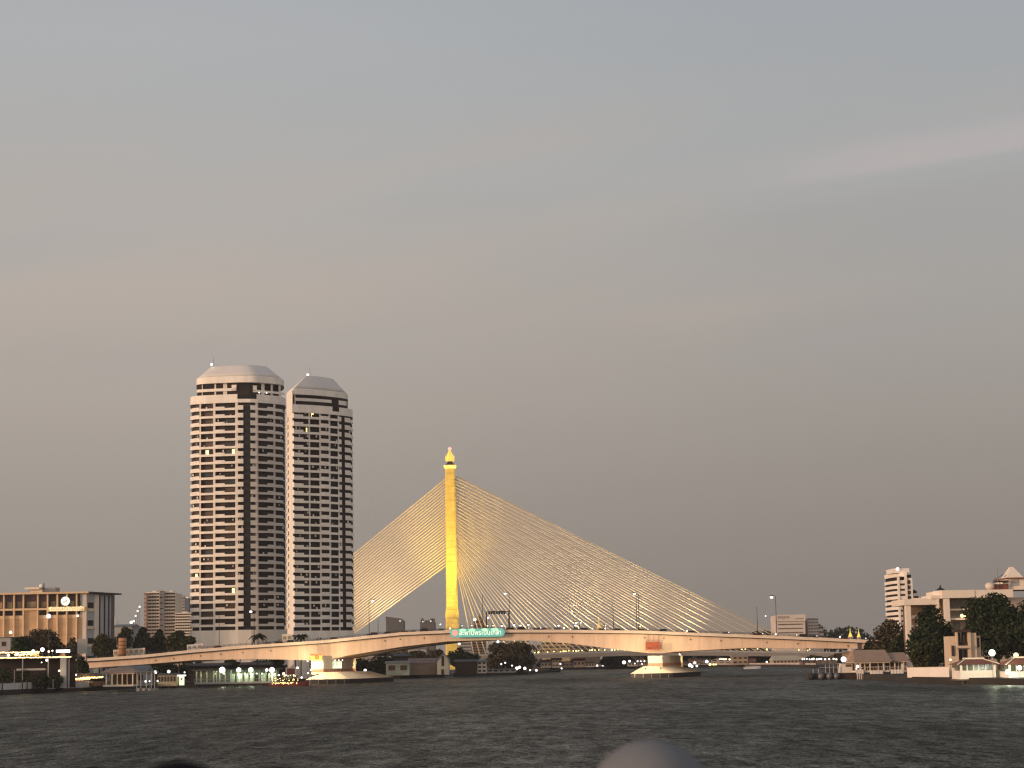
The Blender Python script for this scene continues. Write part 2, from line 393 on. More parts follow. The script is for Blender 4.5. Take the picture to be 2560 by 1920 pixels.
def leaf_cloud(mb, blobs, n, size, rnd):
    vol = [a * b_ * c for _, (a, b_, c) in blobs]; tot = sum(v ** 0.8 for v in vol)
    for (c, (a, b_, cc)), v in zip(blobs, vol):
        for _ in range(int(n * v ** 0.8 / tot)):
            d = Vector((rnd.gauss(0, 1), rnd.gauss(0, 1), rnd.gauss(0, 1))).normalized() * (rnd.random() ** 0.3)
            p = Vector(c) + Vector((d.x * a, d.y * b_, d.z * cc))
            nrm = (d + Vector((rnd.gauss(0, .6), rnd.gauss(0, .6), rnd.gauss(0.2, .6)))).normalized()
            u = nrm.orthogonal().normalized(); q = Matrix.Rotation(rnd.random() * 6.28, 3, nrm) @ u; w_ = nrm.cross(q)
            s1 = size * rnd.uniform(0.5, 1.3); s2 = s1 * rnd.uniform(0.45, 0.9)
            mb.add([p - q * s1, p - w_ * s2 + q * s1 * 0.2, p + q * s1, p + w_ * s2 - q * s1 * .1], [(0, 1, 2, 3)])
def tree(x0, x1, yt, yb, D, label, m=None, n=1500, size=0.55, cat='tree', group=None, name='tree', seed=0, dens=9, ragged=1.0, base=LAND, squash=1.0):
    rnd = random.Random(seed * 77 + int(x0) + int(D))
    n = int(n * 1.7); size = size * 1.12
    xc = (x0 + x1) / 2; p = P(xc, yb, D); H = P(xc, yt, D).z - base; W = (x1 - x0) / 2 * D / F
    zb = max(p.z, base)
    o = thing(name, label, cat, (p.x, D, base), group)
    cz0 = zb + (H + base - zb) * 0.02; ch = (H + base - cz0)
    tr = MB(); top_ = Vector((p.x + rnd.uniform(-.1, .1) * W, D, cz0 + ch * 0.55))
    r0 = max(0.18, H * 0.022)
    mid = Vector((p.x + rnd.uniform(-.06, .06) * W, D, base + (cz0 + ch * .3 - base) * 0.6))
    tr.tube((p.x, D, base - 0.1), mid, r0, 7, r0 * 0.75).tube(mid, top_, r0 * 0.75, 6, r0 * 0.3)
    blobs = []
    for i in range(dens):
        a = rnd.random() * 6.28; rr = W * rnd.uniform(0.3, 0.84); hz = rnd.random()
        rad = math.sqrt(max(0.1, 1 - (hz - 0.35) ** 2 * 1.6))
        c = Vector((p.x + math.cos(a) * rr * rad, D + math.sin(a) * rr * 0.8 * rad, cz0 + ch * (0.16 + 0.66 * hz)))
        k = rnd.uniform(0.24, 0.42) * ragged
        blobs.append((c, (W * k * 1.1, W * k * 1.1, min(ch * 0.22, W * k) * squash)))
        tr.tube(mid.lerp(top_, rnd.random() * 0.8), c, r0 * 0.35, 5, r0 * 0.1)
    blobs.append((Vector((p.x, D, cz0 + ch * 0.86)), (W * 0.38, W * 0.38, ch * 0.15)))
    blobs.append((Vector((p.x, D, cz0 + ch * 0.45)), (W * 0.84, W * 0.7, ch * 0.40)))
    blobs.append((Vector((p.x - W * .62, D, cz0 + ch * 0.33)), (W * 0.34, W * 0.3, ch * 0.2)))
    blobs.append((Vector((p.x + W * .62, D, cz0 + ch * 0.36)), (W * 0.34, W * 0.3, ch * 0.2)))
    blobs.append((Vector((p.x, D, cz0 + ch * 0.14)), (W * 0.78, W * 0.5, ch * 0.16)))
    tr.build('trunk', bark, o)
    cr = MB(); leaf_cloud(cr, blobs, n, size, rnd); cr.build('crown', m or leaf, o)
    return o
def shrub(x0, x1, yt, yb, D, label, m=None, n=350, size=0.3, group=None, name='shrub'):
    rnd = random.Random(int(x0 * 3 + yt)); xc = (x0 + x1) / 2; p = P(xc, yb, D); zt = P(xc, yt, D).z; W = (x1 - x0) / 2 * D / F
    o = thing(name, label, 'shrub', (p.x, D, LAND), group)
    st = MB()
    for i in range(4): st.tube((p.x, D, LAND), (p.x + rnd.uniform(-.5, .5) * W, D + rnd.uniform(-.4, .4), LAND + (zt - LAND) * .6), 0.06, 4, .02)
    st.build('stem', bark, o); n = int(n * 1.8); size *= 1.25
    h = zt - LAND; cr = MB()
    bl = [(Vector((p.x + rnd.uniform(-.6, .6) * W, D + rnd.uniform(-.5, .5), LAND + h * rnd.uniform(.3, .7))), (W * .5, W * .45, h * .32)) for i in range(4)]
    bl.append((Vector((p.x, D, LAND + h * .5)), (W * .8, W * .6, h * .5)))
    leaf_cloud(cr, bl, n, size, rnd); cr.build('foliage', m or leaf, o)
    return o
def palm(px, yt, D, label, base=LAND, fr=3.2, m=None):
    rnd = random.Random(int(px)); p = P(px, yt, D); o = thing('palm_tree', label, 'palm', (p.x, D, base))
    MB().tube((p.x, D, base), (p.x + .2, D, p.z), 0.22, 7, .14).build('trunk', bark, o)
    cr = MB()
    for i in range(16):
        a = i * 2.4; el = rnd.uniform(-.1, .9); L = fr * rnd.uniform(.75, 1.1); q0 = Vector((p.x + .2, D, p.z)); prev = q0
        for k in range(1, 6):
            s_ = k / 5; q = q0 + Vector((math.cos(a) * L * s_, math.sin(a) * L * s_, L * (el * s_ - 0.95 * s_ * s_)))
            wd = fr * .16 * math.sin(math.pi * min(.95, s_ * .85 + .1)); sd_ = Vector((-math.sin(a), math.cos(a), 0)) * wd
            dn = Vector((0, 0, -wd * .8))
            cr.add([prev, q, q + sd_ + dn, prev + sd_ + dn], [(0, 1, 2, 3)]); cr.add([prev, q, q - sd_ + dn, prev - sd_ + dn], [(3, 2, 1, 0)])
            prev = q
    cr.build('crown', m or leaf, o); return o

def house(x0, x1, ye, yr, yb, D, dep, wall, roof, label, cat='house', gable=False, wins=3, rows=1, wm=None, group=None, lit=0, name='house', base=LAND, over=0.5, hip=0.0):
    """low house: eave at ye, ridge at yr; ridge runs along x (or along y when gable faces us)"""
    xa, xb = X(x0, D, yb), X(x1, D, yb); ze, zr = Z(ye, D, (x0 + x1) / 2), Z(yr, D, (x0 + x1) / 2); z0 = base
    o = thing(name, label, cat, ((xa + xb) / 2, D, z0), group)
    ze = max(ze, z0 + 1.5)
    if gable:
        xm = (xa + xb) / 2
        MB().prof([(xa, D, z0), (xb, D, z0), (xb, D, ze), (xm, D, zr - 0.25), (xa, D, ze)], (0, dep, 0)).build('wall', wall, o)
        r = MB()
        for s_, xe in ((-1, xa), (1, xb)):
            e = xe + s_ * over
            ezz = ze - over * (zr - ze) / max(.1, (xb - xa) / 2)
            a = [(xm, D - over, zr), (e, D - over, ezz), (e, D + dep + over, ezz), (xm, D + dep + over, zr)]
            b_ = [(x_, y_, z_ - 0.2) for x_, y_, z_ in a]
            r.hexa(b_ if s_ < 0 else b_, a)
        r.build('roof', roof, o)
    else:
        MB().box(xa, xb, D, D + dep, z0, ze).build('wall', wall, o)
        ym = D + dep / 2; hx = hip * (xb - xa)
        A = [(xa - over, D - over, ze), (xb + over, D - over, ze), (xb + over, D + dep + over, ze), (xa - over, D + dep + over, ze)]
        r = MB(); r.add(A + [(xa - over + hx, ym, zr), (xb + over - hx, ym, zr)] + [(v[0], v[1], v[2] - 0.18) for v in A],
                        [(0, 1, 5, 4), (2, 3, 4, 5), (1, 2, 5), (3, 0, 4), (9, 8, 7, 6), (0, 6, 7, 1), (1, 7, 8, 2), (2, 8, 9, 3), (3, 9, 6, 0)])
        r.build('roof', roof, o)
    H = ze - z0
    for rr in range(rows):
        for i in range(wins):
            cx = xa + (xb - xa) * (i + .5) / wins; ww = (xb - xa) / wins * .28; c0 = z0 + H * (rr + .42) / rows; c1 = z0 + H * (rr + .8) / rows
            f_ = MB().box(cx - ww - .1, cx + ww + .1, D - .06, D + .05, c0 - .1, c1 + .1).build('window', steel, o)
            MB().box(cx - ww, cx + ww, D - .09, D - .02, c0, c1).build('pane', L_win if (lit and (i + rr) % lit == 0) else (wm or glass_b), f_)
    return o

def block(x0, x1, yt, D, dep, floors, bays, wall, label, glassm=None, name='apartment_building', cat='building', style='band', ytop_win=None, ybot=1640, base=LAND, group=None, roofbox=True, frac=0.5):
    """a tall block with one window part for each opening of its river front"""
    pc = (x0 + x1) / 2
    xa, xb = X(x0, D, yt), X(x1, D, yt); zt = Z(yt, D, pc)
    o = thing(name, label, cat, ((xa + xb) / 2, D, base), group)
    MB().box(xa, xb, D, D + dep, base, zt).build('wall', wall, o)
    zb = max(base, Z(ybot, D, pc)); fh = (zt - zb) / floors
    if style == 'band':
        for k in range(floors):
            z_ = zb + fh * k
            MB().box(xa - .15, xb + .15, D - 0.5, D - 0.003, z_ + fh * .08, z_ + fh * (1 - frac)).build('balcony', wall, o)
    for k in range(floors):
        for i in range(bays):
            a = xa + (xb - xa) * (i + .08) / bays; c = xa + (xb - xa) * (i + .92) / bays
            z_ = zb + fh * k
            MB().box(a, c, D - .12, D + .05, z_ + fh * (1 - frac) + .02, z_ + fh * .96).build('window', glassm or glass_b, o)
    if roofbox:
        w_ = xb - xa
        MB().box(xa + w_ * .3, xa + w_ * .6, D + dep * .3, D + dep * .6, zt, zt + fh * .8).build('roof_house', wall, o)
    MB().box(xa - .2, xb + .2, D - .2, D + .2, zt - 0.05, zt + 0.5).build('parapet', wall, o)
    return o

# ------------------------------------------------------------------ the concrete river bridge
BD = 748.0
E = Vector((8.5, 26, 0))
TOP = [(100, 1654), (208, 1646.5), (240, 1645), (358, 1637), (480, 1624.5), (600, 1614.5), (708, 1607.5), (810, 1600.5), (1000, 1581), (1124, 1575.5), (1266, 1574.3), (1400, 1574.3), (1600, 1576.5), (1820, 1585), (2000, 1592), (2155, 1599.5), (2420, 1612)]
BOT = [(100, 1674), (226, 1670), (289, 1665.5), (356, 1661), (480, 1650.5), (640, 1647.5), (763, 1650.5), (812, 1650), (871, 1638), (1000, 1617), (1116, 1603.5), (1217, 1600), (1309, 1600), (1425, 1609), (1555, 1625.5), (1618, 1633), (1656, 1633), (1688, 1629), (1820, 1622), (1870, 1619.5), (2000, 1620.5), (2150, 1622), (2420, 1634)]
def interp(T, x):
    for (a, ya), (b_, yb) in zip(T, T[1:]):
        if a <= x <= b_: return ya + (yb - ya) * (x - a) / (b_ - a)
    return T[0][1] if x < T[0][0] else T[-1][1]
xs = sorted(set([x for x, _ in TOP if 130 <= x <= 2400] + [x for x, _ in BOT if 130 <= x <= 2400] + [130, 2400] + list(range(150, 2400, 60))))
topP = [P(x, interp(TOP, x), BD) for x in xs]; botP = [P(x, interp(BOT, x), BD) for x in xs]
dn = lambda pts, d: [p - Vector((0, 0, d)) for p in pts]
sh = lambda pts, k: [p + E * k for p in pts]
bridge = thing('river_bridge', 'long pale concrete girder bridge arching low across the river on two lit piers', 'bridge', P(1220, 1690, BD).xy.to_3d())
MB().strip(topP, dn(topP, 1.0), E * 0.012).build('parapet', concrete_lt, bridge)
MB().strip(sh(topP, 0.988), sh(dn(topP, 1.0), 0.988), E * 0.012).build('parapet', concrete_lt, bridge)
deck_ = MB().strip(sh(dn(topP, 0.85), 0.0125), sh(dn(topP, 1.25), 0.0125), E * 0.975)
deck_.build('road_deck', asphalt, bridge)
joints(concrete, 7.5, .86, 0)
MB().strip(sh(dn(topP, 1.253), 0.045), sh(botP, 0.045), E * 0.40).build('girder', concrete, bridge)
MB().strip(sh(dn(topP, 1.253), 0.56), sh(botP, 0.56), E * 0.40).build('girder', concrete, bridge)
rail = MB()
for a, b_ in zip(topP, topP[1:]): [rail.tube(a + Vector((0, .15, h_)), b_ + Vector((0, .15, h_)), 0.06, 4) for h_ in (.25, .5, .75)]
for x in range(140, 2400, 14):
    p = P(x, interp(TOP, x), BD); rail.box(p.x - .05, p.x + .05, BD + .1, BD + .2, p.z - .02, p.z + .78)
rail.build('railing', blacksteel, bridge)
for x in (388, 433, 500, 551, 606, 676, 962, 1000, 1060, 1372, 1431, 1612, 1660, 1727, 1803, 1918, 1995, 2121):
    p = P(x, interp(TOP, x) + 17, BD)
    MB().box(p.x - .16, p.x + .16, BD + 1.0, BD + 1.35, p.z - .28, p.z + .25).build('drain_outlet', concrete_dk, bridge)
# piers, long walls running with the current, on sloped collision fenders
def pier(xl, xr, ybot_px, bx0, bx1, bfar, name='pier'):
    D0 = BD - 6; xa, xb = X(xl, D0, 1660), X(xr, D0, 1660)
    zt = Z(1640, D0, xl)
    u = E.normalized()
    def par(x0, x1, y0, L, z):  # parallelogram, long side along the current
        return [(x0, y0, z), (x1, y0, z), (x1 + u.x * L, y0 + u.y * L, z), (x0 + u.x * L, y0 + u.y * L, z)]
    L = 30
    pr = MB().hexa(par(xa, xb, D0, L, 3.2), par(xa, xb, D0, L, zt)).build(name, pier_m, bridge)
    MB().hexa(par(xa - .03, xb + .03, D0 - .03, L + .06, 3.9), par(xa - .03, xb + .03, D0 - .03, L + .06, 5.0)).build('painted_band', redpaint, pr)
    D1 = BD - 20; b0, b1 = X(bx0, D1, 1690), X(bx1, D1, 1690)
    M = MB(); LB = 42
    bot_ = par(b0, b1, D1, LB, -0.6); mid_ = par(b0, b1, D1, LB, 1.55)
    M.hexa(bot_, mid_).build('fender_skirt', mat('wet_black_skirt', (.022, .016, .014), .7, .3, .5), pr)
    top_ = par(b0 + 5.0, b1 - 5.0, D1 + 10, LB - 12, 3.95)
    m2 = [(x, y, 1.56) for x, y, z in mid_]
    MB().hexa(m2, top_).build('fender', mat('fender_concrete', (.72, .60, .44), .9, .14, .25, spec=.1), pr)
    for k in range(5):
        f_ = (k + .5) / 5; MB().box(b0 + (b1 - b0) * f_ - .12, b0 + (b1 - b0) * f_ + .12, D1 - .35, D1 - .02, -.3, 1.7).build('fender_post', steel, pr)
    return xa, xb, D0, b0, b1, D1
pl = pier(778, 808, 1707, 764, 872, 915)
pr_ = pier(1620, 1656, 1697, 1576, 1682, 1737)
warm = (1.0, 0.80, 0.42)
for (xa, xb, D0, b0, b1, D1), bf in ((pl, 17000), (pr_, 7500)):
    for k, (fx, en) in enumerate(((-.3, 2300), (.75, 1500))):
        lx = xa + (xb - xa) * fx
        hd = thing('floodlight', 'small floodlight on the pale concrete pier base, aimed up at the pier', 'floodlight', (lx, D0 - 9.5, 3.3), 'floodlights on the pier bases')
        MB().box(lx - .3, lx + .3, D0 - 9.6, D0 - 9.2, 3.0, 3.4).build('housing', blacksteel, hd)
        MB().box(lx - .25, lx + .25, D0 - 9.19, D0 - 9.16, 3.05, 3.38).build('lens', L_yel, hd)
        spot('pier_flood', (lx, D0 - 8.9, 3.9), ((xa + xb) / 2, D0 + 4, 9), en, warm, 120, 0.8)
    spot('far_flood', (xb + 11.5, D0 + 24, 6.0), (xb + 9.0, D0 + 30, 6), 1500, warm, 90, .8)
    spot('girder_flood', ((xa + xb) / 2 - 9, D0 - 24, 4.0), ((xa + xb) / 2, BD, 15), 20000, (1.0, .76, .50), 150, 1.0, 3.0)
    spot('base_flood', ((xa + xb) / 2 - 2, D0 - 14, 13.5), ((xa + xb) / 2, D0 - 8, 2), bf, (1.0, .82, .45), 150, 1.0, .5)

# navigation signs hung in front of the piers
def navsign(x0, x1, y0, y1, label, m, rods, D):
    p = P((x0 + x1) / 2, y1, D); a, c = X(x0, D, y0), X(x1, D, y0); z0, z1 = Z(y1, D, x0), Z(y0, D, x0)
    o = thing('navigation_sign', label, 'sign', p)
    MB().box(a, c, D, D + 1.0, z0, z1).build('board', m, o)
    for rx in rods:
        q = P(rx, interp(TOP, rx) + 8, D); MB().tube((X(rx, D, y0), D + .5, z1), (q.x, D + .5, q.z), .07, 4).build('hanger', steel, o)
    return o, a, c, z0, z1
or_m = mat('orange_sign_paint', (0.75, 0.28, 0.05), .5, .12, .8); rb_m = mat('rust_red_sign', (0.33, 0.075, 0.035), .6, .3, 1.2); rd_m = mat('signal_red', (0.75, 0.03, 0.02), .5, 0)
o, a, c, z0, z1 = navsign(776, 805, 1635, 1651, 'orange navigation board with a red ring hung before the nearer left bridge pier', or_m, (794, 803), BD - 7.5)
MB().box(a - .02, c + .02, BD - 7.56, BD - 7.46, z1 - .55, z1 + .05).build('top_strip', rb_m, o)
rg = MB(); cx, cz = (a + c) / 2 + .25, (z0 + z1) / 2 - .1
rg.loft([[(cx + r * math.cos(2 * math.pi * i / 16), BD - 7.5 - dd, cz + r * math.sin(2 * math.pi * i / 16)) for i in range(16)] for r, dd in ((.72, .01), (.72, .12), (.42, .12), (.42, .01))], False)
rg.build('red_ring', rd_m, o); MB().box(cx - .12, cx + .12, BD - 7.66, BD - 7.5, cz - .3, cz + .3).build('red_bar', rd_m, o)
spot('sign_flood', (cx, BD - 14, 5), (cx, BD - 7, cz), 3500, (1, .8, .5), 70)
o, a, c, z0, z1 = navsign(1614, 1650, 1605, 1624.5, 'rust red box sign hung on the girder above the right bridge pier', rb_m, (1621, 1634, 1647), BD - 1.6)
for i, (ww) in enumerate((.34, .42, .2, .3, .46)):
    xx = a + .9 + i * .75; MB().box(xx, xx + ww, BD - 1.66, BD - 1.59, z0 + .4, z0 + .8).build('dark_mark', dkbrown, o)
# notice board standing on the left pier base
D = BD + 2; a, c = X(828, D, 1660), X(854, D, 1660); z0, z1 = Z(1671, D, 840), Z(1654, D, 840)
o = thing('notice_board', 'pale green lit notice board on the left bridge pier base under the girder', 'sign', ((a + c) / 2, D, 3.6))
MB().box(a, c, D, D + .25, z0, z1).build('board', glow('green_notice', (.80, 1.0, .62), .85), o)
for i in range(3):
    xx = a + (c - a) * (.2 + .3 * i); MB().box(xx, xx + .35, D - .04, D + .02, z0 + .9, z1 - .25).build('mark', mat('faded_green', (.2, .4, .26), .7, 0), o)
for xx in (a + .4, c - .4): MB().box(xx - .08, xx + .08, D + .05, D + .2, 3.2, z0).build('post', steel, o)
D = BD + 8
sh_ = thing('pier_hut', 'small tan service hut with a dark roof on the left bridge pier base', 'hut', (X(815, D), D, 3.4))
MB().box(X(806, D), X(824, D), D, D + 3, 3.4, Z(1661, D, 815)).build('wall', tan_lt, sh_)
MB().box(X(804, D), X(827, D), D - .8, D + 3.4, Z(1661, D, 815), Z(1658, D, 815)).build('roof', dkbrown, sh_)
for i, x in enumerate((820, 838, 847, 856)):
    hang_lamp(x, 1650.5, BD + 3, 3.6, L_white, 'small white lamp under the girder over the lit notice board', 'lamps above the notice board', 1.2)

# illuminated banner at mid span
D = BD - 0.9
bn = thing('illuminated_banner', 'long turquoise lit banner with pale yellow lettering hung on the bridge railing at midspan', 'banner', P(1193, 1590, D))
xa, xb = X(1125, D, 1582), X(1262, D, 1582); z0, z1 = Z(1592.5, D, 1193), Z(1571.5, D, 1193); rr = (z1 - z0) / 2
def pill(xa, xb, z0, z1, y):
    r = (z1 - z0) / 2; pts = []
    for i in range(9): t_ = math.pi / 2 + math.pi * i / 8; pts.append((xa + r + r * math.cos(t_), y, (z0 + z1) / 2 + r * math.sin(t_)))
    for i in range(9): t_ = -math.pi / 2 + math.pi * i / 8; pts.append((xb - r + r * math.cos(t_), y, (z0 + z1) / 2 + r * math.sin(t_)))
    return pts
MB().prof(pill(xa, xb, z0, z1, D), (0, .5, 0)).build('panel', mat('turquoise_panel', (.10, .36, .32), .5, .1, .4, emit=(.16, .48, .42), es=.62), bn)
for x in (1157, 1180, 1212, 1236):
    cxx = X(x, D, 1575)
    ell = [(cxx + 1.25 * math.cos(2 * math.pi * i / 14), D - .1, z1 - .45 + .55 * math.sin(2 * math.pi * i / 14)) for i in range(14)]
    MB().prof(ell, (0, .45, 0)).build('green_petal', mat('green_petal', (.3, .6, .4), .5, .1, 1, emit=(.45, .95, .6), es=.75), bn)
cxx = X(1137.5, D, 1581)
MB().prof([(cxx + 1.05 * math.cos(2 * math.pi * i / 18), D - .2, (z0 + z1) / 2 + .1 + 1.05 * math.sin(2 * math.pi * i / 18)) for i in range(18)], (0, .3, 0)).build('emblem', mat('pink_emblem', (.6, .25, .2), .5, .1, 1, emit=(1.0, .42, .33), es=.75), bn)
text('สะพานพระปิ่นเกล้า', 2.3, glow('banner_letters', (1.0, .98, .62), 1.0), bn, (X(1147, D, 1581), D - .12, (z0 + z1) / 2 - .05), ext=.05, width=X(1252, D, 1581) - X(1147, D, 1581))

# traffic
def car(paint, kind):
    o = thing(kind[0], 'car', 'car', (0, 0, 0)); L, H = kind[1], kind[2]
    body = [(-L / 2, .35), (L / 2, .35), (L / 2, .8), (L * .40, .95), (-L * .42, 1.0), (-L / 2, .85)]
    MB().prof([(x, -.85, z) for x, z in body], (0, 1.7, 0)).build('body', paint, o)
    cab = [(-L * .40, .95), (L * .26, .95), (L * .12, H), (-L * .30, H)]
    MB().prof([(x, -.74, z) for x, z in cab], (0, 1.48, 0)).build('cabin', paint, o)
    MB().prof([(x * .93, -.78, .98 + (z - .95) * .86) for x, z in cab], (0, 1.56, 0)).build('window', glass, o)
    for sx in (-.31, .31):
        for y in (-.86, .68):
            MB().tube((L * sx, y, .33), (L * sx, y + .18, .33), .33, 12).build('wheel', tyre, o)
    for y in (-.6, .6):
        MB().ball((L / 2, y, .72), .13, 8, 6).build('headlight', L_white, o)
        MB().box(-L / 2 - .04, -L / 2 + .02, y - .15, y + .15, .7, .86).build('tail_light', L_red, o)
    return o
KC = ('car', 4.4, 1.48); KV = ('minivan', 4.9, 1.95); KP = ('pickup_truck', 5.1, 1.75)
base_cars = {}
def place_car(px, lane, paint, kind, flip, label):
    k = (paint, kind[0])
    if k not in base_cars: o = base_cars[k] = car(carpaint[paint], kind)
    else: o = copy_tree(base_cars[k])
    dy = lane; D = BD + dy; p = P(px, interp(TOP, px), BD); sc_ = D / BD
    o.location = (X(px, D, 1580), D, p.z - .84)
    if flip: o.rotation_euler = (0, 0, math.pi)
    o['label'] = label; o['category'] = {'car': 'car', 'minivan': 'van', 'pickup_truck': 'pickup'}[kind[0]]; o['group'] = 'vehicles crossing the river bridge'
    return o
for px, lane, pc, kd, fl, lb in [
    (548, 3, 'red', KC, 0, 'red car on the bridge ramp behind the white van'), (672, 3, 'silver', KC, 0, 'silver car on the rising bridge left of the lit pier'),
    (697, 3, 'red', KC, 1, 'red car on the rising bridge under the two towers'), (724, 6.5, 'white', KV, 1, 'tall white van on the bridge below the right tower'),
    (838, 3, 'black', KC, 0, 'dark car on the bridge just right of the right tower'), (921, 3, 'white', KC, 1, 'white car on the bridge left of the golden pylon'),
    (938, 6.5, 'silver', KV, 0, 'silver van on the bridge below the dark glass tower'), (972, 3, 'blue', KC, 0, 'dark blue car before the far dark glass tower'),
    (1010, 3, 'yellow', KC, 1, 'yellow taxi nearest the far dark glass tower'), (1030, 6.5, 'white', KC, 1, 'white car beside the yellow taxi on the bridge'),
    (1064, 3, 'black', KV, 0, 'black van on the bridge left of the turquoise banner'), (1100, 3, 'silver', KC, 1, 'silver car beneath the golden pylon on the bridge'),
    (1278, 3, 'red', KP, 0, 'dark red pickup just right of the turquoise banner'), (1306, 6.5, 'black', KV, 0, 'black van right of the dark red pickup'),
    (1345, 3, 'black', KC, 0, 'black car among the stay cables right of midspan'), (1362, 3, 'pink', KC, 0, 'pink taxi showing red lights on the bridge'),
    (1392, 6.5, 'white', KC, 1, 'white car facing left right of the pink taxi'), (1440, 3, 'silver', KC, 1, 'silver car with bright headlights at the crown of the bridge'),
    (1462, 6.5, 'black', KP, 0, 'black pickup before the golden spire'), (1502, 3, 'yellow', KC, 1, 'yellow taxi in front of the golden spire'),
    (1545, 3, 'black', KC, 0, 'black car right of the golden spire'), (1600, 6.5, 'yellow', KC, 1, 'yellow taxi above the rust red sign'),
    (1655, 3, 'white', KV, 0, 'white van on the bridge above the right pier'), (1730, 3, 'black', KC, 0, 'black car on the falling right half of the bridge'),
    (1812, 3, 'silver', KC, 1, 'silver car left of the white lettered building'), (1893, 3, 'red', KC, 0, 'red car at the foot of the last stay cable'),
    (2010, 3, 'black', KV, 0, 'black van below the white lettered building'), (2032, 6.5, 'black', KC, 0, 'black car behind the black van on the right half'),
    (2110, 3, 'red', KC, 0, 'red car near the two small golden spires')]:
    place_car(px, lane, pc, kd, fl, lb)
# buses and van on the left ramp
def bus(x0, x1, lane, label, m, H=3.0, name='bus', cat='bus', tilt=True):
    D = BD + lane; a = P(x0, interp(TOP, x0), BD); c = P(x1, interp(TOP, x1), BD); s_ = D / BD
    L = (c.x - a.x) * s_; mid = (a + c) / 2
    o = thing(name, label, cat, (X((x0 + x1) / 2, D, 1625), D, mid.z - .84)); lc = o.location
    ang = math.atan2(c.z - a.z, c.x - a.x)
    MB().box(-L / 2, L / 2, 0, 2.5, .5, H).build('body', m, o, loc=(0, 0, 0)).location = (0, 0, 0)
    n = max(2, int(L / 1.6))
    for i in range(n):
        xw = -L / 2 + L * (i + .15) / n; MB().box(xw, xw + L / n * .7, -.04, .03, H * .52, H * .82).build('window', busglass, o, loc=(0, 0, 0)).location = (0, 0, 0)
    for xw in (-L * .33, L * .33): MB().tube((xw, -.05, .48), (xw, .3, .48), .48, 14).build('wheel', tyre, o, loc=(0, 0, 0)).location = (0, 0, 0)
    MB().box(L / 2, L / 2 + .05, .2, .6, H - .5, H - .1).build('tail_light', L_red, o, loc=(0, 0, 0)).location = (0, 0, 0)
    MB().box(-L / 2 - .05, -L / 2, .3, .7, .6, .9).build('headlight', L_white, o, loc=(0, 0, 0)).location = (0, 0, 0)
    o.rotation_euler = (0, -ang, 0); return o
busglass = mat('bus_glass', (.30, .26, .2), .3, .2, .5)
busm = mat('cream_bus_paint', (.70, .64, .50), .4, .05, .5)
bus(284, 361, 5, 'long cream bus climbing the left bridge ramp beside the brown drum', busm, 3.3)
bus(468, 506, 5, 'white delivery van with its headlight on the left bridge ramp', carpaint['white'], 2.8, 'delivery_van', 'van')
bus(707, 731, 9, 'small cream truck box on the bridge between the two towers', busm, 4.0, 'box_truck', 'truck')

# lamps and posts along the bridge
def bz(px): return P(px, interp(TOP, px), BD).z - .8
for px, py, d in ((932, 1503, 8), (1263, 1484, 8), (1586, 1485, 8), (1929, 1493, 10)):
    arm_lamp(px, py, BD + 12, d, L_white, 'tall street lamp glowing white above the bridge deck', bz(px), -1 if px != 932 else 1, 'tall street lamps on the river bridge', 1.4)
arm_lamp(627, 1529, BD + 12, 9, L_white, 'street lamp shining in front of the dark strip of the left tower', bz(627), -1, 'tall street lamps on the river bridge', 1.2)
for px, py in ((548, 1538), (1206, 1488), (1532, 1500), (1590, 1480), (1892, 1518), (945, 1552)):
    p = P(px, py, BD + 9); o = thing('flag_pole', 'thin dark bare pole on the bridge deck standing against the sky', 'pole', (p.x, p.y, bz(px)), 'bare poles on the river bridge')
    MB().tube((p.x, p.y, bz(px)), p, .14, 6, .07).build('shaft', blacksteel, o); MB().ball(p, .16, 6, 4).build('cap', blacksteel, o)
for i, px in enumerate((1125, 1322, 1352, 1410, 1447, 1482, 1513, 1562, 1620, 1718, 1822, 1907, 1940, 1992, 2043, 2100, 2165)):
    p = P(px, interp(TOP, px) - 4.2, BD); o = thing('parapet_lamp', 'small white lamp on a short post along the bridge parapet', 'lamp', (p.x, BD + .3, p.z - .6), 'small lamps along the bridge parapet')
    MB().box(p.x - .06, p.x + .06, BD + .25, BD + .37, p.z - .62, p.z - .1).build('post', blacksteel, o); MB().ball((p.x, BD + .3, p.z), .2 if i % 3 else .3, 7, 5).build('lamp_globe', L_white, o)
# overhead sign gantry
D = BD + 10
o = thing('sign_gantry', 'dark overhead sign gantry seen from behind on the bridge right of the golden pylon', 'gantry', (X(1245, D, 1550), D, bz(1245)))
za, zb_ = Z(1528, D, 1240), Z(1534, D, 1240)
for px in (1216, 1272): MB().tube((X(px, D, 1550), D, bz(px)), (X(px, D, 1550), D, za), .2, 6).build('post', blacksteel, o)
MB().box(X(1216, D, 1530), X(1272, D, 1530), D - .15, D + .15, za - .3, za).build('beam', blacksteel, o)
for i in range(7):
    a = X(1220 + i * 6.4, D, 1530); MB().box(a, a + .75, D - .3, D - .16, zb_ - .25 + .1 * (i % 2), za - .05 + .1 * (i % 3)).build('sign_panel', blacksteel, o)

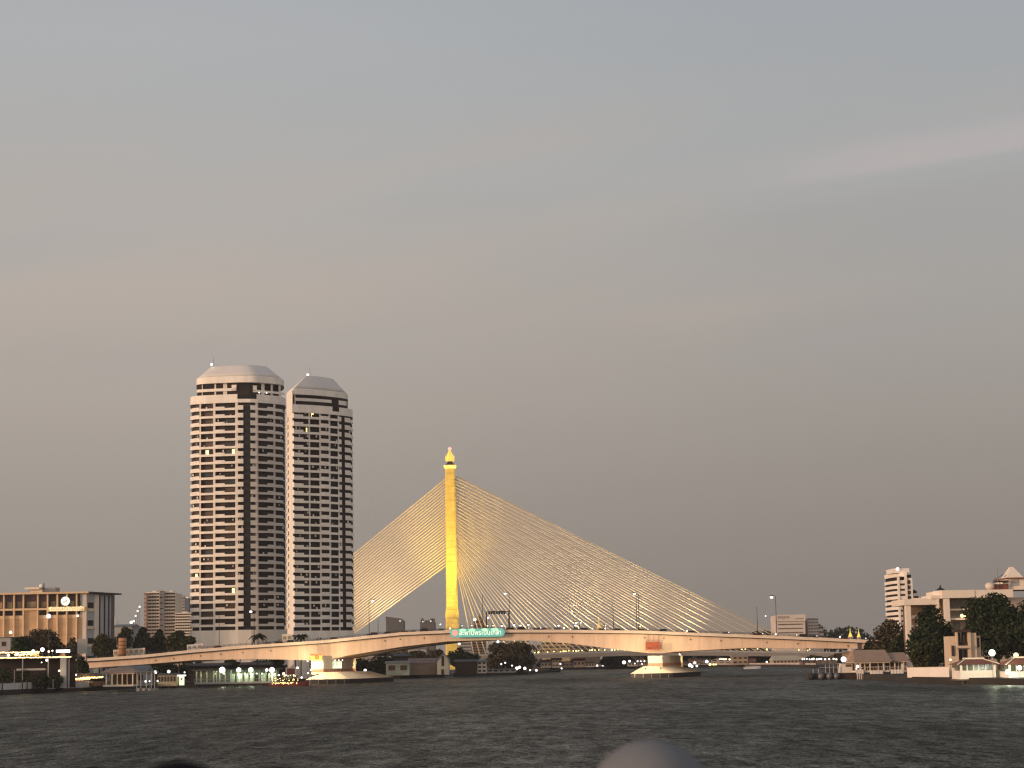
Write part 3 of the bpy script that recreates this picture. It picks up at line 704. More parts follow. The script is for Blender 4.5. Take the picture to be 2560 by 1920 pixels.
# ------------------------------------------------------------------ the two residential towers
GL = [glass, glass_b, mat('curtained_glass', (.105, .078, .062), .6, .4, .5, spec=.12), mat('grey_glass', (.055, .057, .062), .45, .4, .2, spec=.12)]
def tower(D, pc, plan, pitch, nb, y_last, segs, cols, dark, crown, drum, rim, roof, label, lit, basey=1615, extra=None, wall_left=None, notch=None):
    """plan: closed (pixel, depth m) outline, seen from above counter-clockwise beginning at the left front"""
    s = D / F
    xc = X(pc, D, 1600)
    PX = lambda px: xc + (px - pc) * s
    pl_ = [(X(px, D + d, 1600), D + d) for px, d in plan]
    def dep(px):
        f_ = [q for q in plan if q[1] < 21]
        for (a, da), (b_, db) in zip(f_, f_[1:]):
            if a <= px <= b_ and b_ > a: return D + da + (db - da) * (px - a) / (b_ - a)
        return D + (f_[0][1] if px < f_[0][0] else f_[-1][1])
    yc = sum(y for _, y in pl_) / len(pl_); xcc = sum(x for x, _ in pl_) / len(pl_)
    def scaled(k, kx=None, ox=0, oy=0):
        kx = kx or k
        return [(xcc + (x - xcc) * kx + ox, yc + (y - yc) * k + oy) for x, y in pl_]
    o = thing('residential_tower', label, 'tower', (xcc, yc, LAND))
    zz = lambda y: P(pc, y, D).z
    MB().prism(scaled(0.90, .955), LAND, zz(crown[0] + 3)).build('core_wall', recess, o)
    def ribbon(x0, x1, z0, z1, off, th=.35, mb=None):
        n = max(1, int((x1 - x0) / 9)); mb = mb or MB()
        pts = [(X(x0 + (x1 - x0) * i / n, dep(x0 + (x1 - x0) * i / n), 1600), dep(x0 + (x1 - x0) * i / n) + off) for i in range(n + 1)]
        for a, b_ in zip(pts, pts[1:]):
            mb.hexa([(a[0], a[1], z0), (b_[0], b_[1], z0), (b_[0], b_[1] + th, z0), (a[0], a[1] + th, z0)],
                    [(a[0], a[1], z1), (b_[0], b_[1], z1), (b_[0], b_[1] + th, z1), (a[0], a[1] + th, z1)])
        return mb
    ph = pitch * s
    nwin = 0; rest = [MB(), MB()]; wr = random.Random(nb)
    wins = [(a, c) for a, c, h in segs]
    for k in range(nb):
        zb = zz(y_last) + ph * k
        for half in (0, 1):
            mb = MB(); sg = [q for q in segs if (q[0] > dark[0]) == bool(half)]
            for (a, c, h) in sg: ribbon(a, c, zb, zb + h * s, -.02 if h > 8 else .0, .4, mb)
            for (a, c, h) in sg: ribbon(a, c, zb + .02, zb + .30, .42, 2.2, mb)   # floor slab behind the parapets
            mb.build('balcony', white, o)
        if extra: extra(o, zb)
        for wi, (a, c) in enumerate(WINS[label]):
            z0w, z1w = zb + .35, zb + ph - .25
            w_ = ribbon(a, c, z0w, z1w, 1.55, .1)
            big = wi in (1, 3, 5)
            tone = GL[wr.choice((0, 0, 0, 1, 1, 2, 3))]
            if (k, wi) in lit:
                wo_ = w_.build('window', tone, o); nwin += 1
                ribbon(a + (c - a) * lit[(k, wi)], a + (c - a) * (lit[(k, wi)] + .26), z0w + .6, z1w - .1, 1.50, .04).build('lit_pane', L_win, wo_)
            elif big and nwin < 98: w_.build('window', tone, o); nwin += 1
            else: rest[wr.randrange(2)].add(w_.v, w_.f)
    ar = random.Random(nb + 1)
    for _ in range(70):
        k = ar.randrange(nb); a, c = ar.choice(WINS[label]); px_ = a + (c - a) * ar.uniform(.15, .85); zc = zz(y_last) + ph * k + ar.choice((.9, 1.9, 2.0))
        ribbon(px_ - 1.6, px_ + 1.6, zc, zc + .75, .9, .5).build('air_conditioner', grey_w if ar.random() < .4 else white, o)
    for q_, r_ in enumerate(rest):
        r_ = r_.build('window_glazing', (glass, GL[1])[q_], o); r_['kind'] = 'stuff'
    zlow, zhigh = LAND, zz(crown[0])
    for (a, c) in cols: ribbon(a, c, zlow, zhigh, .12, 2.0).build('column', white_col, o)
    a, c = dark; ribbon(a, c, zlow, zz(crown[0] + 2), 1.35, .3).build('dark_strip', strip_dk, o)
    # plinth
    MB().prism(scaled(1.0), LAND, zz(y_last) - ph * .45).build('plinth', white, o)
    # crown band with its notch, set-back upper floors, rim and roof
    cb = MB(); z0c, z1c = zz(crown[0]), zz(crown[1])
    inner = scaled(.9, .93)
    cb.prism(scaled(1.004), z0c, z0c + (z1c - z0c) * .42); cb.build('crown_band', white, o)
    for (a, c) in crown[2]: ribbon(a, c, z0c + (z1c - z0c) * .42 + .01, z1c, .05, .5).build('crown_parapet', white, o)
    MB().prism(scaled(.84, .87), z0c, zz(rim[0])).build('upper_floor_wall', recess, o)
    kx = drum[2]; ox = drum[3] * s
    for (a, c, y0, y1) in drum[0]: # balcony pieces of the set-back floors
        ribbon(a, c, zz(y0), zz(y1), 2.0, .6).build('upper_balcony', white, o)
    for (a, c) in drum[1]: ribbon(a, c, z0c, zz(rim[0]), 2.4, .8).build('upper_column', white_col, o)
    def chaikin(q):
        for _ in range(2): q = [p_ for a_, b_ in zip(q, q[1:] + q[:1]) for p_ in ((a_[0] * .75 + b_[0] * .25, a_[1] * .75 + b_[1] * .25), (a_[0] * .25 + b_[0] * .75, a_[1] * .25 + b_[1] * .75))]
        return q
    rb = chaikin(scaled(.96, rim[2], rim[3] * s)); rb0 = [(x, y, zz(rim[0])) for x, y in rb]; rb1 = [(x, y, zz(rim[1])) for x, y in rb]
    rbi = [(xcc + (x - xcc) * .985, yc + (y - yc) * .985, zz(rim[1]) + .25) for x, y in rb]
    MB().loft([rb0, rb1, rbi]).build('roof_rim', white, o)
    tp = chaikin(scaled(.60, roof[1], roof[2] * s)); zt = zz(roof[0])
    rings = [[(x, y, zz(rim[1]) + .26) for x, y in [(xcc + (q[0] - xcc) * .98, yc + (q[1] - yc) * .98) for q in rb]]]
    for t_ in (.3, .6, .85, 1.0):
        bulge = 0
        ring_ = []
        for (x, y), (xt, yt) in zip(rb, tp):
            f_ = t_ - bulge * .9
            ring_.append((x * .98 + xcc * .02 + (xt - (x * .98 + xcc * .02)) * f_, y * .98 + yc * .02 + (yt - (y * .98 + yc * .02)) * f_, zz(rim[1]) + .26 + (zt - zz(rim[1]) - .26) * t_))
        rings.append(ring_)
    MB().loft(rings).build('roof', mat('white_roof_metal', (.66, .63, .59), .6, .06, .1), o, True)
    return o, PX, dep, zz, xcc, yc
TL = 'tall white residential tower with a central dark strip, left of the pair'
TR = 'white residential tower with a plain lit side wall, right of the pair'
WINS = {TL: [(477, 497), (502, 532), (539, 561), (562, 587), (596, 608), (628, 639), (648, 684), (691, 713)],
        TR: [(737, 760), (762, 774), (778, 801), (807, 825), (829, 848), (849, 857), (867, 884)]}
planL = [(475, 7), (480, 4.6), (500, 2.8), (540, 1.2), (595, 0), (627, .6), (645, 1.8), (672, 5), (700, 9.2), (714, 12.6), (717, 20.9), (714, 30), (690, 40), (640, 44), (550, 44), (500, 38), (477, 28)]
segL = [(475, 497.5, 9.6), (497.5, 538, 5.8), (538, 561.5, 9.2), (561.5, 588, 5.8), (588, 609, 8), (591, 609, 11.5), (627, 644, 11.5), (644, 670, 5.6), (670, 685, 9.6), (685, 715, 7.2)]
colL = [(498, 501.5), (532.5, 538), (588.5, 595), (639.5, 646), (685, 689.5)]
tl = tower(850, 595, planL, 19.36, 29, 1566, segL, colL, (609, 627), (1006, 985, [(475, 594), (643, 716)]),
           ([(489, 590, 975, 968), (578, 590, 975, 960), (632, 642, 976, 962), (632, 713, 978.5, 973)], [(502, 504), (534, 538), (556, 566), (653, 661), (677, 682), (697, 702)], .9, 0),
           (955, 940, .925, 5), (906, .60, 1), TL, {(22, 1): .35, (22, 3): .7, (4, 3): .68, (6, 0): .5})
planR = [(719, 18), (719.5, 13), (733, 0), (745, .9), (761, 2.2), (774, 3.2), (803, 6.2), (830, 9.6), (857, 13.8), (874, 17.2), (886, 20.6), (886, 30), (866, 40), (830, 45), (770, 44), (730, 36), (720, 26)]
segR = [(733, 761, 10.5), (761, 804, 6), (804, 826.5, 10), (826.5, 849, 5.6), (848, 857.5, 11.5), (866, 880, 11.5), (880, 886, 8)]
colR = [(774, 777.5), (801, 805), (825, 829), (848, 851)]
def sawteeth(o, zb):
    for (a, ya), (c, yc_), h in (((716.6, 813), (722, 808), 1.6), ((731.6, 797.6), (738, 798.2), 1.9)):
        xa, xc_ = X(a, ya, 1600), X(c, yc_, 1600)
        MB().hexa([(xa, ya, zb), (xc_, yc_ - 1.2, zb), (xc_, yc_, zb), (xa + .3, ya + 1.5, zb)], [(xa, ya, zb + h), (xc_, yc_ - 1.2, zb + h), (xc_, yc_, zb + h), (xa + .3, ya + 1.5, zb + h)]).build('balcony_end', white, o)
tr_ = tower(798, 800, planR, 19.36, 28, 1567, segR, colR, (858, 866), (1029, 1009, [(734, 835), (852, 886)]),
            ([(738, 832, 998.5, 991), (850, 870, 1001, 990)], [(737, 740), (792, 796), (812, 816)], .9, 0),
            (983, 970, .93, -5), (931, .45, 3), TR, {(27, 2): .1, (25, 1): .4}, extra=sawteeth)
# the plain lit side wall of the right tower
o, PXr, depr, zzr, _, _ = tr_
sw = [(X(718.6, 812, 1600), 812), (X(733.5, 797.8, 1600), 797.8), (X(735.5, 799.5, 1600), 799.5), (X(722, 816, 1600), 816)]
MB().prism(sw, LAND, zzr(973)).build('side_wall', white, o)
for T_, (lx, ly, tz) in ((tl, (522, 906, 0)), (tr_, (767, 931, 0))):
    o, PX_, dep_, zz_, a_, c_ = T_
    MB().ball((PX_(lx), T_[5] - 9, zz_(ly) + .5), .5, 8, 6).build('roof_lamp', L_white, o)
    MB().tube((PX_(lx) + .8, T_[5] - 9, zz_(ly) - .5), (PX_(lx) + .8, T_[5] - 9, zz_(ly) + 3.5), .06, 5).build('antenna', steel, o)
for px, py, T_ in ((647, 980, tl), (664, 980, tl)):
    o = T_[0]; MB().ball((T_[1](px), T_[2](px) + 1.2, T_[3](py)), .28, 8, 6).build('terrace_lamp', L_white, o)

# ------------------------------------------------------------------ the cable stayed bridge behind
RD = 1300.0; s_ = RD / F
RDK = [(560, 1648), (1130, 1641), (1345, 1637), (1560, 1630.5), (1780, 1630), (1950, 1632), (2123, 1634.5), (2300, 1637)]
cs = thing('cable_stayed_bridge', 'cable stayed bridge with one golden floodlit pylon and fans of pale cables', 'bridge', P(1131, 1640, RD).xy.to_3d())
XP = P(1128.5, 1400, RD).x            # pylon axis
zt = lambda py: P(1128, py, RD).z
def rect(xc, yc, hx, hy, z, ch=.25):
    c = min(hx, hy) * ch
    return [(xc - hx + c, yc - hy, z), (xc + hx - c, yc - hy, z), (xc + hx, yc - hy + c, z), (xc + hx, yc + hy - c, z), (xc + hx - c, yc + hy, z), (xc - hx + c, yc + hy, z), (xc - hx, yc + hy - c, z), (xc - hx, yc - hy + c, z)]
MB().loft([rect(XP, RD, 3.55, 3.4, zt(1533)), rect(XP, RD, 3.0, 3.0, zt(1172))]).build('pylon_shaft', gold, cs)
jt = MB(); 
for i in range(9):
    py = 1215 + i * 38; hx = 3.02 + (py - 1172) / 361 * .55
    jt.loft([rect(XP, RD, hx + .06, hx + .06, zt(py + 1.4)), rect(XP, RD, hx + .06, hx + .06, zt(py))])
jt.build('shaft_band', gold, cs)
MB().loft([rect(XP, RD, 4.1, 4.6, zt(1545)), rect(XP, RD, 4.1, 4.2, zt(1536)), rect(XP, RD, 3.75, 3.8, zt(1524)), rect(XP, RD, 3.6, 3.5, zt(1522.5))]).build('pylon_junction', gold, cs)
for sgn in (-1, 1):
    MB().loft([rect(XP, RD + sgn * 17, 3.9, 3.2, LAND - .5), rect(XP, RD + sgn * 2.6, 3.8, 2.5, zt(1546))]).build('pylon_leg', gold, cs)
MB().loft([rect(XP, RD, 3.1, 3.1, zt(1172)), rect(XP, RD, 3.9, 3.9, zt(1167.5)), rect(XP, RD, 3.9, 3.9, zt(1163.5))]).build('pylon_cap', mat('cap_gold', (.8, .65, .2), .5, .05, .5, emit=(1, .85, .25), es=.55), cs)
MB().loft([rect(XP, RD, 3.2, 3.2, zt(1163.4)), rect(XP, RD, 2.4, 2.4, zt(1160)), rect(XP, RD, 1.6, 1.6, zt(1158)), rect(XP, RD, 1.5, 1.5, zt(1154))]).build('finial_plinth', dkbrown, cs)
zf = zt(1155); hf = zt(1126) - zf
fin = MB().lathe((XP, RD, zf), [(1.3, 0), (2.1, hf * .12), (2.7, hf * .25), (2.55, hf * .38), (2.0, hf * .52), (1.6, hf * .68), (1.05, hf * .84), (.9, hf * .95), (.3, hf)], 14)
fin = fin.build('finial', mat('finial_glow_gold', (.8, .55, .1), .4, .25, .6, emit=(1, .66, .12), es=.62), cs, True)  # finial emits faintly: the floodlight on it is put in as glow
pet = MB()
for ring_, (n, zz0, r0, hh) in enumerate(((9, .06, 2.5, .34), (8, .30, 2.4, .3), (6, .52, 1.8, .28))):
    for i in range(n):
        a = 2 * math.pi * (i + ring_ * .5) / n; ca, sa = math.cos(a), math.sin(a)
        c = Vector((XP + ca * r0, RD + sa * r0, zf + hf * zz0)); tip = c + Vector((ca * .5, sa * .5, hf * hh)); w_ = r0 * .38
        tx = Vector((-sa, ca, 0)) * w_
        pet.add([c - tx, c + tx, c + tx * .8 + Vector((ca * .35, sa * .35, hf * hh * .5)), tip, c - tx * .8 + Vector((ca * .35, sa * .35, hf * hh * .5))], [(0, 1, 2, 3, 4)])
pet.build('petal_ring', mat('petal_glow_gold', (.8, .6, .12), .4, .1, .6, emit=(1, .78, .2), es=.6), cs)  # petals glow like the finial, in place of floodlight
MB().ball((XP, RD, zf + hf + 1.0), 1.1, 10, 8, 1.0).build('beacon', glow('red_beacon', (1.0, .32, .22), 1.0), cs, True)
# deck
dxs = [560, 700, 850, 1000, 1130, 1240, 1345, 1450, 1560, 1680, 1780, 1950, 2123, 2300]
dp = [P(x, interp(RDK, x), RD - 14) for x in dxs]
MB().strip(dp, dn(dp, 2.2), (0, 28, 0)).build('deck', mat('deck_edge', (.26, .23, .20), .8, .1, .2), cs)
MB().strip([p + Vector((0, -.05, 1.0)) for p in dp], [p + Vector((0, -.05, .02)) for p in dp], (0, .2, 0)).build('parapet', grey_w, cs)
# stay cables
def ppx(x, y, dy=0): return P(x, y, RD + dy)
n = 28
for i in range(n):
    f_ = i / (n - 1)
    y_t = 1191 + f_ * (1412 - 1191); top_ = Vector((XP, RD, P(1128, y_t, RD).z))
    # side towards the far bank, two planes fanning to the deck edges
    xd = 2024 - f_ * (2024 - 1192)
    yd = interp(RDK, xd)
    for sgn in (-1, 1):
        e = P(xd + sgn * 7.6, yd, RD + sgn * 13); off = Vector((2.9, sgn * 1.2, sgn * .45))
        MB().tube(top_ + off, e + Vector((0, 0, .6)), .30, 5).build('stay_cable', cable_m, cs)
    # back stays in one plane
    yb_t = 1197 + f_ * (1412 - 1197)
    tb = Vector((XP - 2.9, RD, P(1128, yb_t, RD).z)); slope = .822 - f_ * .07
    ye = 1585.; xe = 1113 - (ye - yb_t) / slope
    MB().tube(tb, P(xe, ye, RD), .50, 5).build('back_stay', cable_m, cs)
# pylon floodlights and cable floodlights (lamps that the photograph shows lit)
yel = (1.0, .74, .13)
for dx_, dy_, en, pyt in ((-20, -24, 80000, 1440), (18, -26, 80000, 1420), (-14, -40, 150000, 1290), (14, -42, 150000, 1260)):
    spot('pylon_flood', (XP + dx_, RD + dy_, 16), (XP, RD, zt(pyt)), en, yel, 50, .9, 1)
for x, en in ((1330, 120000), (1480, 140000), (1620, 140000), (1760, 110000)):
    q = P(x, 1636, RD - 30); spot('cable_flood', (q.x, q.y, 16), (q.x - 30, RD, 60), en, (1.0, .80, .52), 110, 1.0, 1)
q = P(1000, 1640, RD - 30); spot('cable_flood', (q.x, q.y, 20), (q.x - 20, RD, 70), 150000, (1.0, .78, .52), 110, 1, 1)
for i, (x, y) in enumerate(((1337, 1632), (1346, 1631), (1369, 1630), (1385, 1628.5), (1401.5, 1629), (1409, 1628), (1415, 1628), (1422, 1627), (1433, 1627.5), (1441, 1627.5), (1447, 1627), (1455, 1626.5), (1474.6, 1625.5), (1480, 1625), (1487.6, 1625.5), (1497, 1625), (1512, 1625), (1529.5, 1625), (1537, 1625), (1545, 1624), (1553, 1624), (1561, 1624.6), (1855, 1623), (1863, 1622.5), (1894, 1622), (1917, 1623.5), (1997, 1625), (2019, 1626.5), (2024, 1623.5), (1606, 1626), (1640, 1625.5), (1700, 1625), (1745, 1624.5))):
    big = i % 4 == 1
    lamp(x, y, RD - 13, 5.5 if big else 3.6, L_yel, 'yellow lamp on the deck of the cable stayed bridge under the concrete girder', 'lamp', 'yellow lamps on the cable stayed bridge deck', P(x, interp(RDK, x), RD - 13).z, 'deck_lamp', r=.1)

# ------------------------------------------------------------------ far skyline
darkgl = mat('hazed_dark_glass', (.085, .085, .08), .4, .3, .05); darkgl2 = mat('hazed_dark_wall', (.115, .10, .095), .8, .2, .05)  # dark tones of far towers lightened to hold haze in the colour
D = 2300
o = block(965, 1009, 1552, D, 30, 9, 6, darkgl2, 'dark glass tower block with a sloping roof left of the golden pylon', darkgl, 'office_tower', style='', ybot=1600, roofbox=False, frac=.75)
xa, xb, z1 = X(964, D, 1550), X(1001, D, 1550), Z(1552, D, 985)
MB().prof([(xa, D + 2, z1 + .4), (xb + 3, D + 2, z1 + .4), (xb, D + 2, z1 + 2.5), (xa, D + 2, Z(1541, D, 965))], (0, 26, 0)).build('sloping_roof', darkgl2, o)
o = block(1050, 1087, 1555, 2400, 30, 8, 5, darkgl2, 'dark square tower block with roof masts beside the golden pylon', darkgl, 'office_tower', style='', ybot=1600, frac=.75)
for px in (1055, 1078, 1083): q = P(px, 1546, 2400); MB().box(q.x - 1.6, q.x + 1.6, 2405, 2412, Z(1555, 2400, px), q.z).build('roof_mast', darkgl2, o)
for px, py, D in ((1000, 1552.5, 2299), (1057, 1554.5, 2399), (1077, 1553, 2399)):
    hang_lamp(px, py, D - 4, 3, L_white, 'white light on the top of a dark distant tower block', 'lights on the distant tower blocks', .2)
brn = mat('far_brown_wall', (.22, .165, .13), .8, .15, .1)
block(1184, 1212, 1552, 1950, 24, 8, 4, brn, 'brown apartment block under the sign gantry behind the stay cables', name='apartment_building', frac=.45)
block(1194, 1206, 1542, 1985, 16, 10, 2, brn, 'narrow brown tower rising behind the brown apartment block', name='apartment_building', frac=.45)
for px, py, d in ((1187, 1549, 9), (1220.5, 1544.5, 6), (1101, 1561, 4)):
    lamp(px, py, 1400, d, L_white, 'bright white light above the bridge right beside the golden pylon', 'lamp', 'bright lights behind the bridge', 6, 'light_mast', r=.12)
for px, py, m, d in ((1155.5, 1564, L_white, 3.4), (1179, 1564, L_white, 4), (1218, 1564, L_warm, 5), (1233, 1564, L_white, 4.5), (1255, 1564.6, L_white, 7), (1285, 1563, L_white, 7), (1301, 1563.5, L_white, 6), (1321, 1562, L_white, 6), (1396.5, 1564, L_white, 6.5), (1440, 1557.5, L_cool, 7), (1438.5, 1563.5, L_cool, 7), (1452, 1557, L_white, 4.5), (1600, 1566, L_yel, 5), (1514, 1563, L_white, 3.5), (1355, 1572, L_white, 4)):
    arm_lamp(px, py, BD + 20, d, m, 'low lamp on the far side of the bridge deck among the traffic', bz(px), 1, 'low lamps on the far side of the bridge deck', .5)
# mast with a column of lights
o = thing('light_mast', 'lattice mast with a column of small lights behind the stay cables', 'mast', P(1436, 1600, 1700))
x_ = P(1436, 1560, 1700).x
M = MB(); zt_ = Z(1510, 1700, 1436)
for sx in (-1, 1): M.tube((x_ + sx * 1.2, 1700, LAND), (x_ + sx * .3, 1700, zt_), .2, 4)
for k in range(10):
    za = LAND + (zt_ - LAND) * k / 10; M.tube((x_ - 1.1 + .08 * k, 1700, za), (x_ + 1.1 - .08 * k, 1700, za + (zt_ - LAND) / 10), .12, 4)
M.build('lattice', steel, o)
for py in (1513, 1527, 1541, 1533): MB().ball(P(1430 + (py % 3) * 4, py, 1699), .55, 7, 5).build('mast_light', L_white, o)
MB().ball(P(1441, 1514, 1699), .6, 7, 5).build('mast_light', L_red, o)
# golden spires
def chedi(px, yt, yb, w_, D, label, m):
    p = P(px, yb, D); H = Z(yt, D, px) - p.z; r = w_ / 2 * D / F
    o = thing('golden_spire', label, 'spire', (p.x, D, LAND))
    MB().lathe((p.x, D, LAND), [(r * 1.3, 0), (r * 1.3, p.z - LAND)], 12).build('plinth', white_w, o)
    MB().lathe((p.x, D, p.z), [(r, 0), (r * 1.02, H * .06), (r * .85, H * .08), (r * .8, H * .18), (r * .62, H * .3), (r * .36, H * .40), (r * .34, H * .44), (r * .24, H * .48), (r * .16, H * .66), (r * .06, H * .9), (r * .01, H)], 12).build('bell', m, o, True)
    return o
litgold = mat('floodlight_glow_gold', (.8, .55, .1), .4, .1, .5, emit=(1, .74, .15), es=.75)  # gold emits, standing in for floodlight on the spires
chedi(1498, 1536, 1577, 15, 1650, 'tall golden spire rising among the stay cables', mat('dim_gold', (.7, .5, .14), .5, .1, .5, emit=(1, .7, .2), es=.28))  # weak emission stands in for the light on this spire
chedi(2126, 1568, 1592, 10, 1500, 'left one of two small golden spires beyond the right end of the bridge', litgold)
chedi(2147, 1570, 1593, 9, 1500, 'right one of two small golden spires beyond the right end of the bridge', litgold)
# white lettered building
D = 1600
cream_f = mat('far_white_wall', (.62, .54, .47), .8, .06, .08)
o = block(1938, 2012, 1538.5, D, 30, 6, 1, cream_f, 'white lettered office building with a blank top panel at the right end of the cables', mat('far_window', (.16, .125, .10), .5, .3, .1), 'office_building', style='', ybot=1600, roofbox=False, frac=.36)
xa, xb = X(1937, D, 1545), X(2013, D, 1545); MB().box(xa, xb, D - 1.4, D - .2, Z(1553, D, 1975), Z(1538, D, 1975)).build('name_panel', cream_f, o)
ink = mat('sign_ink', (.10, .06, .05), .8, 0)
text('SREJVA', 2.9, ink, o, (X(1943, D, 1543), D - 1.44, Z(1543.5, D, 1958)), width=X(1973, D, 1543) - X(1943, D, 1543))
text('อาคารสยาม', 1.7, ink, o, (X(1988, D, 1546), D - 1.44, Z(1546.5, D, 1998)), width=X(2008, D, 1543) - X(1988, D, 1543))
block(2019, 2046, 1546, D + 10, 26, 7, 4, cream_f, 'white office wing with rows of dark square windows right of the lettered building', mat('far_window2', (.22, .18, .15), .5, .3, .1), 'office_building', style='', ybot=1600, roofbox=False, frac=.6)
block(2046, 2058, 1566, D + 14, 20, 3, 2, cream_f, 'low stepped white annex at the right end of the lettered building', name='office_building', style='', ybot=1600, roofbox=False)
hang_lamp(1914, 1540, 1590, 4, L_white, 'single white light hanging in the sky left of the white lettered building', None, 16, 'crane_light')
# left distance: striped apartment blocks
D = 1150
pinkw = mat('pinkish_wall', (.42, .31, .26), .8, .1, .2)
block(366, 398, 1482.5, D, 24, 13, 5, white_w, 'striped apartment block with a pinkish end wall left of the towers', recess, ybot=1590, frac=.5)
o = block(360, 366, 1484, D - 4, 26, 10, 1, pinkw, 'narrow pinkish end wall block attached to the striped apartment block', brown, 'stair_tower', style='', ybot=1590, roofbox=False, frac=.3)
block(399, 409, 1478, D + 2, 24, 8, 1, grey_w, 'grey lift core between two striped apartment blocks', recess, 'lift_core', style='', ybot=1590, roofbox=False, frac=.2)
block(410, 438, 1482, D + 6, 24, 13, 5, white_w, 'right hand striped apartment block with grey side panels', recess, ybot=1590, frac=.5)
block(438, 480, 1534, D - 20, 22, 8, 7, white_w, 'lower striped apartment wing directly left of the tall tower', recess, ybot=1590, frac=.5)
block(444, 462, 1494, D + 300, 22, 14, 3, grey_w, 'hazy grey block with red roof lights behind the lower striped wing', darkgl, ybot=1600, style='', frac=.5)
block(465, 474, 1498, D + 320, 22, 14, 2, darkgl2, 'slim dark block half hidden by the left tower', darkgl, ybot=1600, style='', frac=.5, roofbox=False)
for px, py in ((449, 1494), (468, 1494)): hang_lamp(px, py, D + 290, 3.5, L_red, 'red warning light on top of a hazy block left of the towers', 'red warning lights', .1)
for i in range(4): hang_lamp(447, 1512 + i * 4.5, D + 290, 2.5, L_white, 'small white light in a column on the hazy grey block', 'lights on the hazy block', .1)
for px, py, d in ((349, 1517, 5.5), (344, 1527.5, 5), (339, 1540, 5), (328, 1556, 9), (334, 1553, 6)):
    lamp(px, py, 1000 + (349 - px) * -8, d, L_white, 'street lamp in the row climbing behind the left trees', 'street lamp', 'row of street lamps left of the apartment blocks', name='street_lamp', r=.12)
# low roofs behind the left bank
house(283, 330, 1566, 1560, 1600, 1000, 20, grey_w, roofgrey, 'low grey hall roof behind the trees right of the tan office', wins=5)
o = thing('stupa', 'small white spire on a low base right of the tan office building', 'stupa', P(287, 1570, 1100).xy.to_3d() + Vector((0, 0, LAND)))
q = P(287, 1560, 1100); MB().lathe((q.x, 1100, LAND), [(2.2, 0), (2.2, q.z - 3), (1.8, q.z), (.9, q.z + 1), (.35, q.z + 3), (.03, Z(1542, 1100, 287) - LAND)], 10).build('body', white, o)

# ------------------------------------------------------------------ tan office building on the left
D = 820.0
o = thing('office_building', 'tan panelled office building with a round white emblem under a flat roof', 'building', P(100, 1640, D).xy.to_3d() + Vector((0, 0, LAND)))
pxs = [-60, -16, 8, 33.5, 57, 93, 117.5, 142, 166, 190.5, 214]
zt_ = Z(1484, D, 120); zm0, zm1 = Z(1525, D, 120), Z(1520, D, 120); zl = Z(1546, D, 120)
xl, xr = X(-60, D), X(214.5, D)
MB().box(xl, xr, D + 1.2, D + 34, LAND, zt_).build('wall', brown, o)
xs2, xe2 = X(214.5, D), X(284, D + 22)
for i, (a, c) in enumerate(zip(pxs, pxs[1:])):
    xa, xc_ = X(a, D) + .25, X(c, D) - .25
    # tall tan panel with horizontal joints, and window rows above
    for k in range(4):
        z0 = LAND + (zl - LAND) * k / 4; MB().box(xa, xc_, D + .75, D + 1.18, z0 + .03, LAND + (zl - LAND) * (k + 1) / 4 - .05).build('panel', tan, o)
    if a == 57: MB().box(xa, xc_, D + .75, D + 1.18, zl, zm0).build('panel', tan, o)
    else:
        MB().box(xa, xc_, D + .7, D + 1.18, zl, zl + 1.3).build('sill_panel', tan_lt, o)
        wv = MB().box(xa + .3, xc_ - .3, D + 1.0, D + 1.19, zl + 1.4, zm0 - .2).build('window', glass, o)
    up = MB().box(xa + .1, xc_ - .1, D + 1.0, D + 1.19, zm1 + .2, zt_ - .2).build('window', mat('purple_glass', (.05, .028, .035), .3, .3, .3) if i < 6 else glass_b, o)
    MB().box(xa + .9, xc_ - .7, D + .9, D + 1.1, zm1 + .3, zm1 + 2.6).build('curtain', mat('olive_curtain', (.22, .18, .11), .9, .4, .8) if i >= 2 else tan, up)
for px in pxs[1:]:
    x_ = X(px, D); MB().box(x_ - .28, x_ + .28, D - .35, D + 1.0, LAND, zt_).build('fin', tan_lt, o)
MB().box(xl, xr, D - .30, D + .9, zm0, zm1).build('ledge', tan_lt, o)
rf = MB(); zr0, zr1 = Z(1484.5, D, 150), Z(1480, D, 150)
rf.box(xl - 1, X(222, D), D - 1.8, D + 36, zr0, zr1).build('roof', tan_lt, o)
# river-side end face turned away from the sun
sv = [(xr + .2, D + .3), (X(284, D + 24), D + 24)]
def side(t0, t1, z0, z1, off=0.0, th=.4):
    (x0, y0), (x1, y1) = sv; a = Vector((x0 + (x1 - x0) * t0, y0 + (y1 - y0) * t0, 0)); c = Vector((x0 + (x1 - x0) * t1, y0 + (y1 - y0) * t1, 0))
    nrm = Vector((y1 - y0, -(x1 - x0), 0)).normalized(); a += nrm * off; c += nrm * off; b_ = -nrm * th
    return MB().hexa([(a.x, a.y, z0), (c.x, c.y, z0), (c.x + b_.x, c.y + b_.y, z0), (a.x + b_.x, a.y + b_.y, z0)], [(a.x, a.y, z1), (c.x, c.y, z1), (c.x + b_.x, c.y + b_.y, z1), (a.x + b_.x, a.y + b_.y, z1)])
side(0, 1, LAND, zt_ - .3, 0, 6).build('end_wall', bluegrey, o)
for k in range(5):
    z0 = LAND + (zt_ - LAND) * (k + .15) / 5; side(.03, .24, z0, z0 + 2.2, .05, .3).build('window', glass, o)
    side(.02, .25, z0 - 1.3, z0 - .1, .5, .9).build('balcony', white_w, o)
side(.26, .40, LAND, zt_ - .4, .5, .8).build('column', white, o)
for t_ in (.44, .62, .78): side(t_, t_ + .05, LAND + 2, zt_ - .6, .06, .3).build('dark_strip', glass, o)
for t_ in (.9,): side(t_, 1.0, LAND, zt_ - .4, .3, .8).build('column', steel, o)
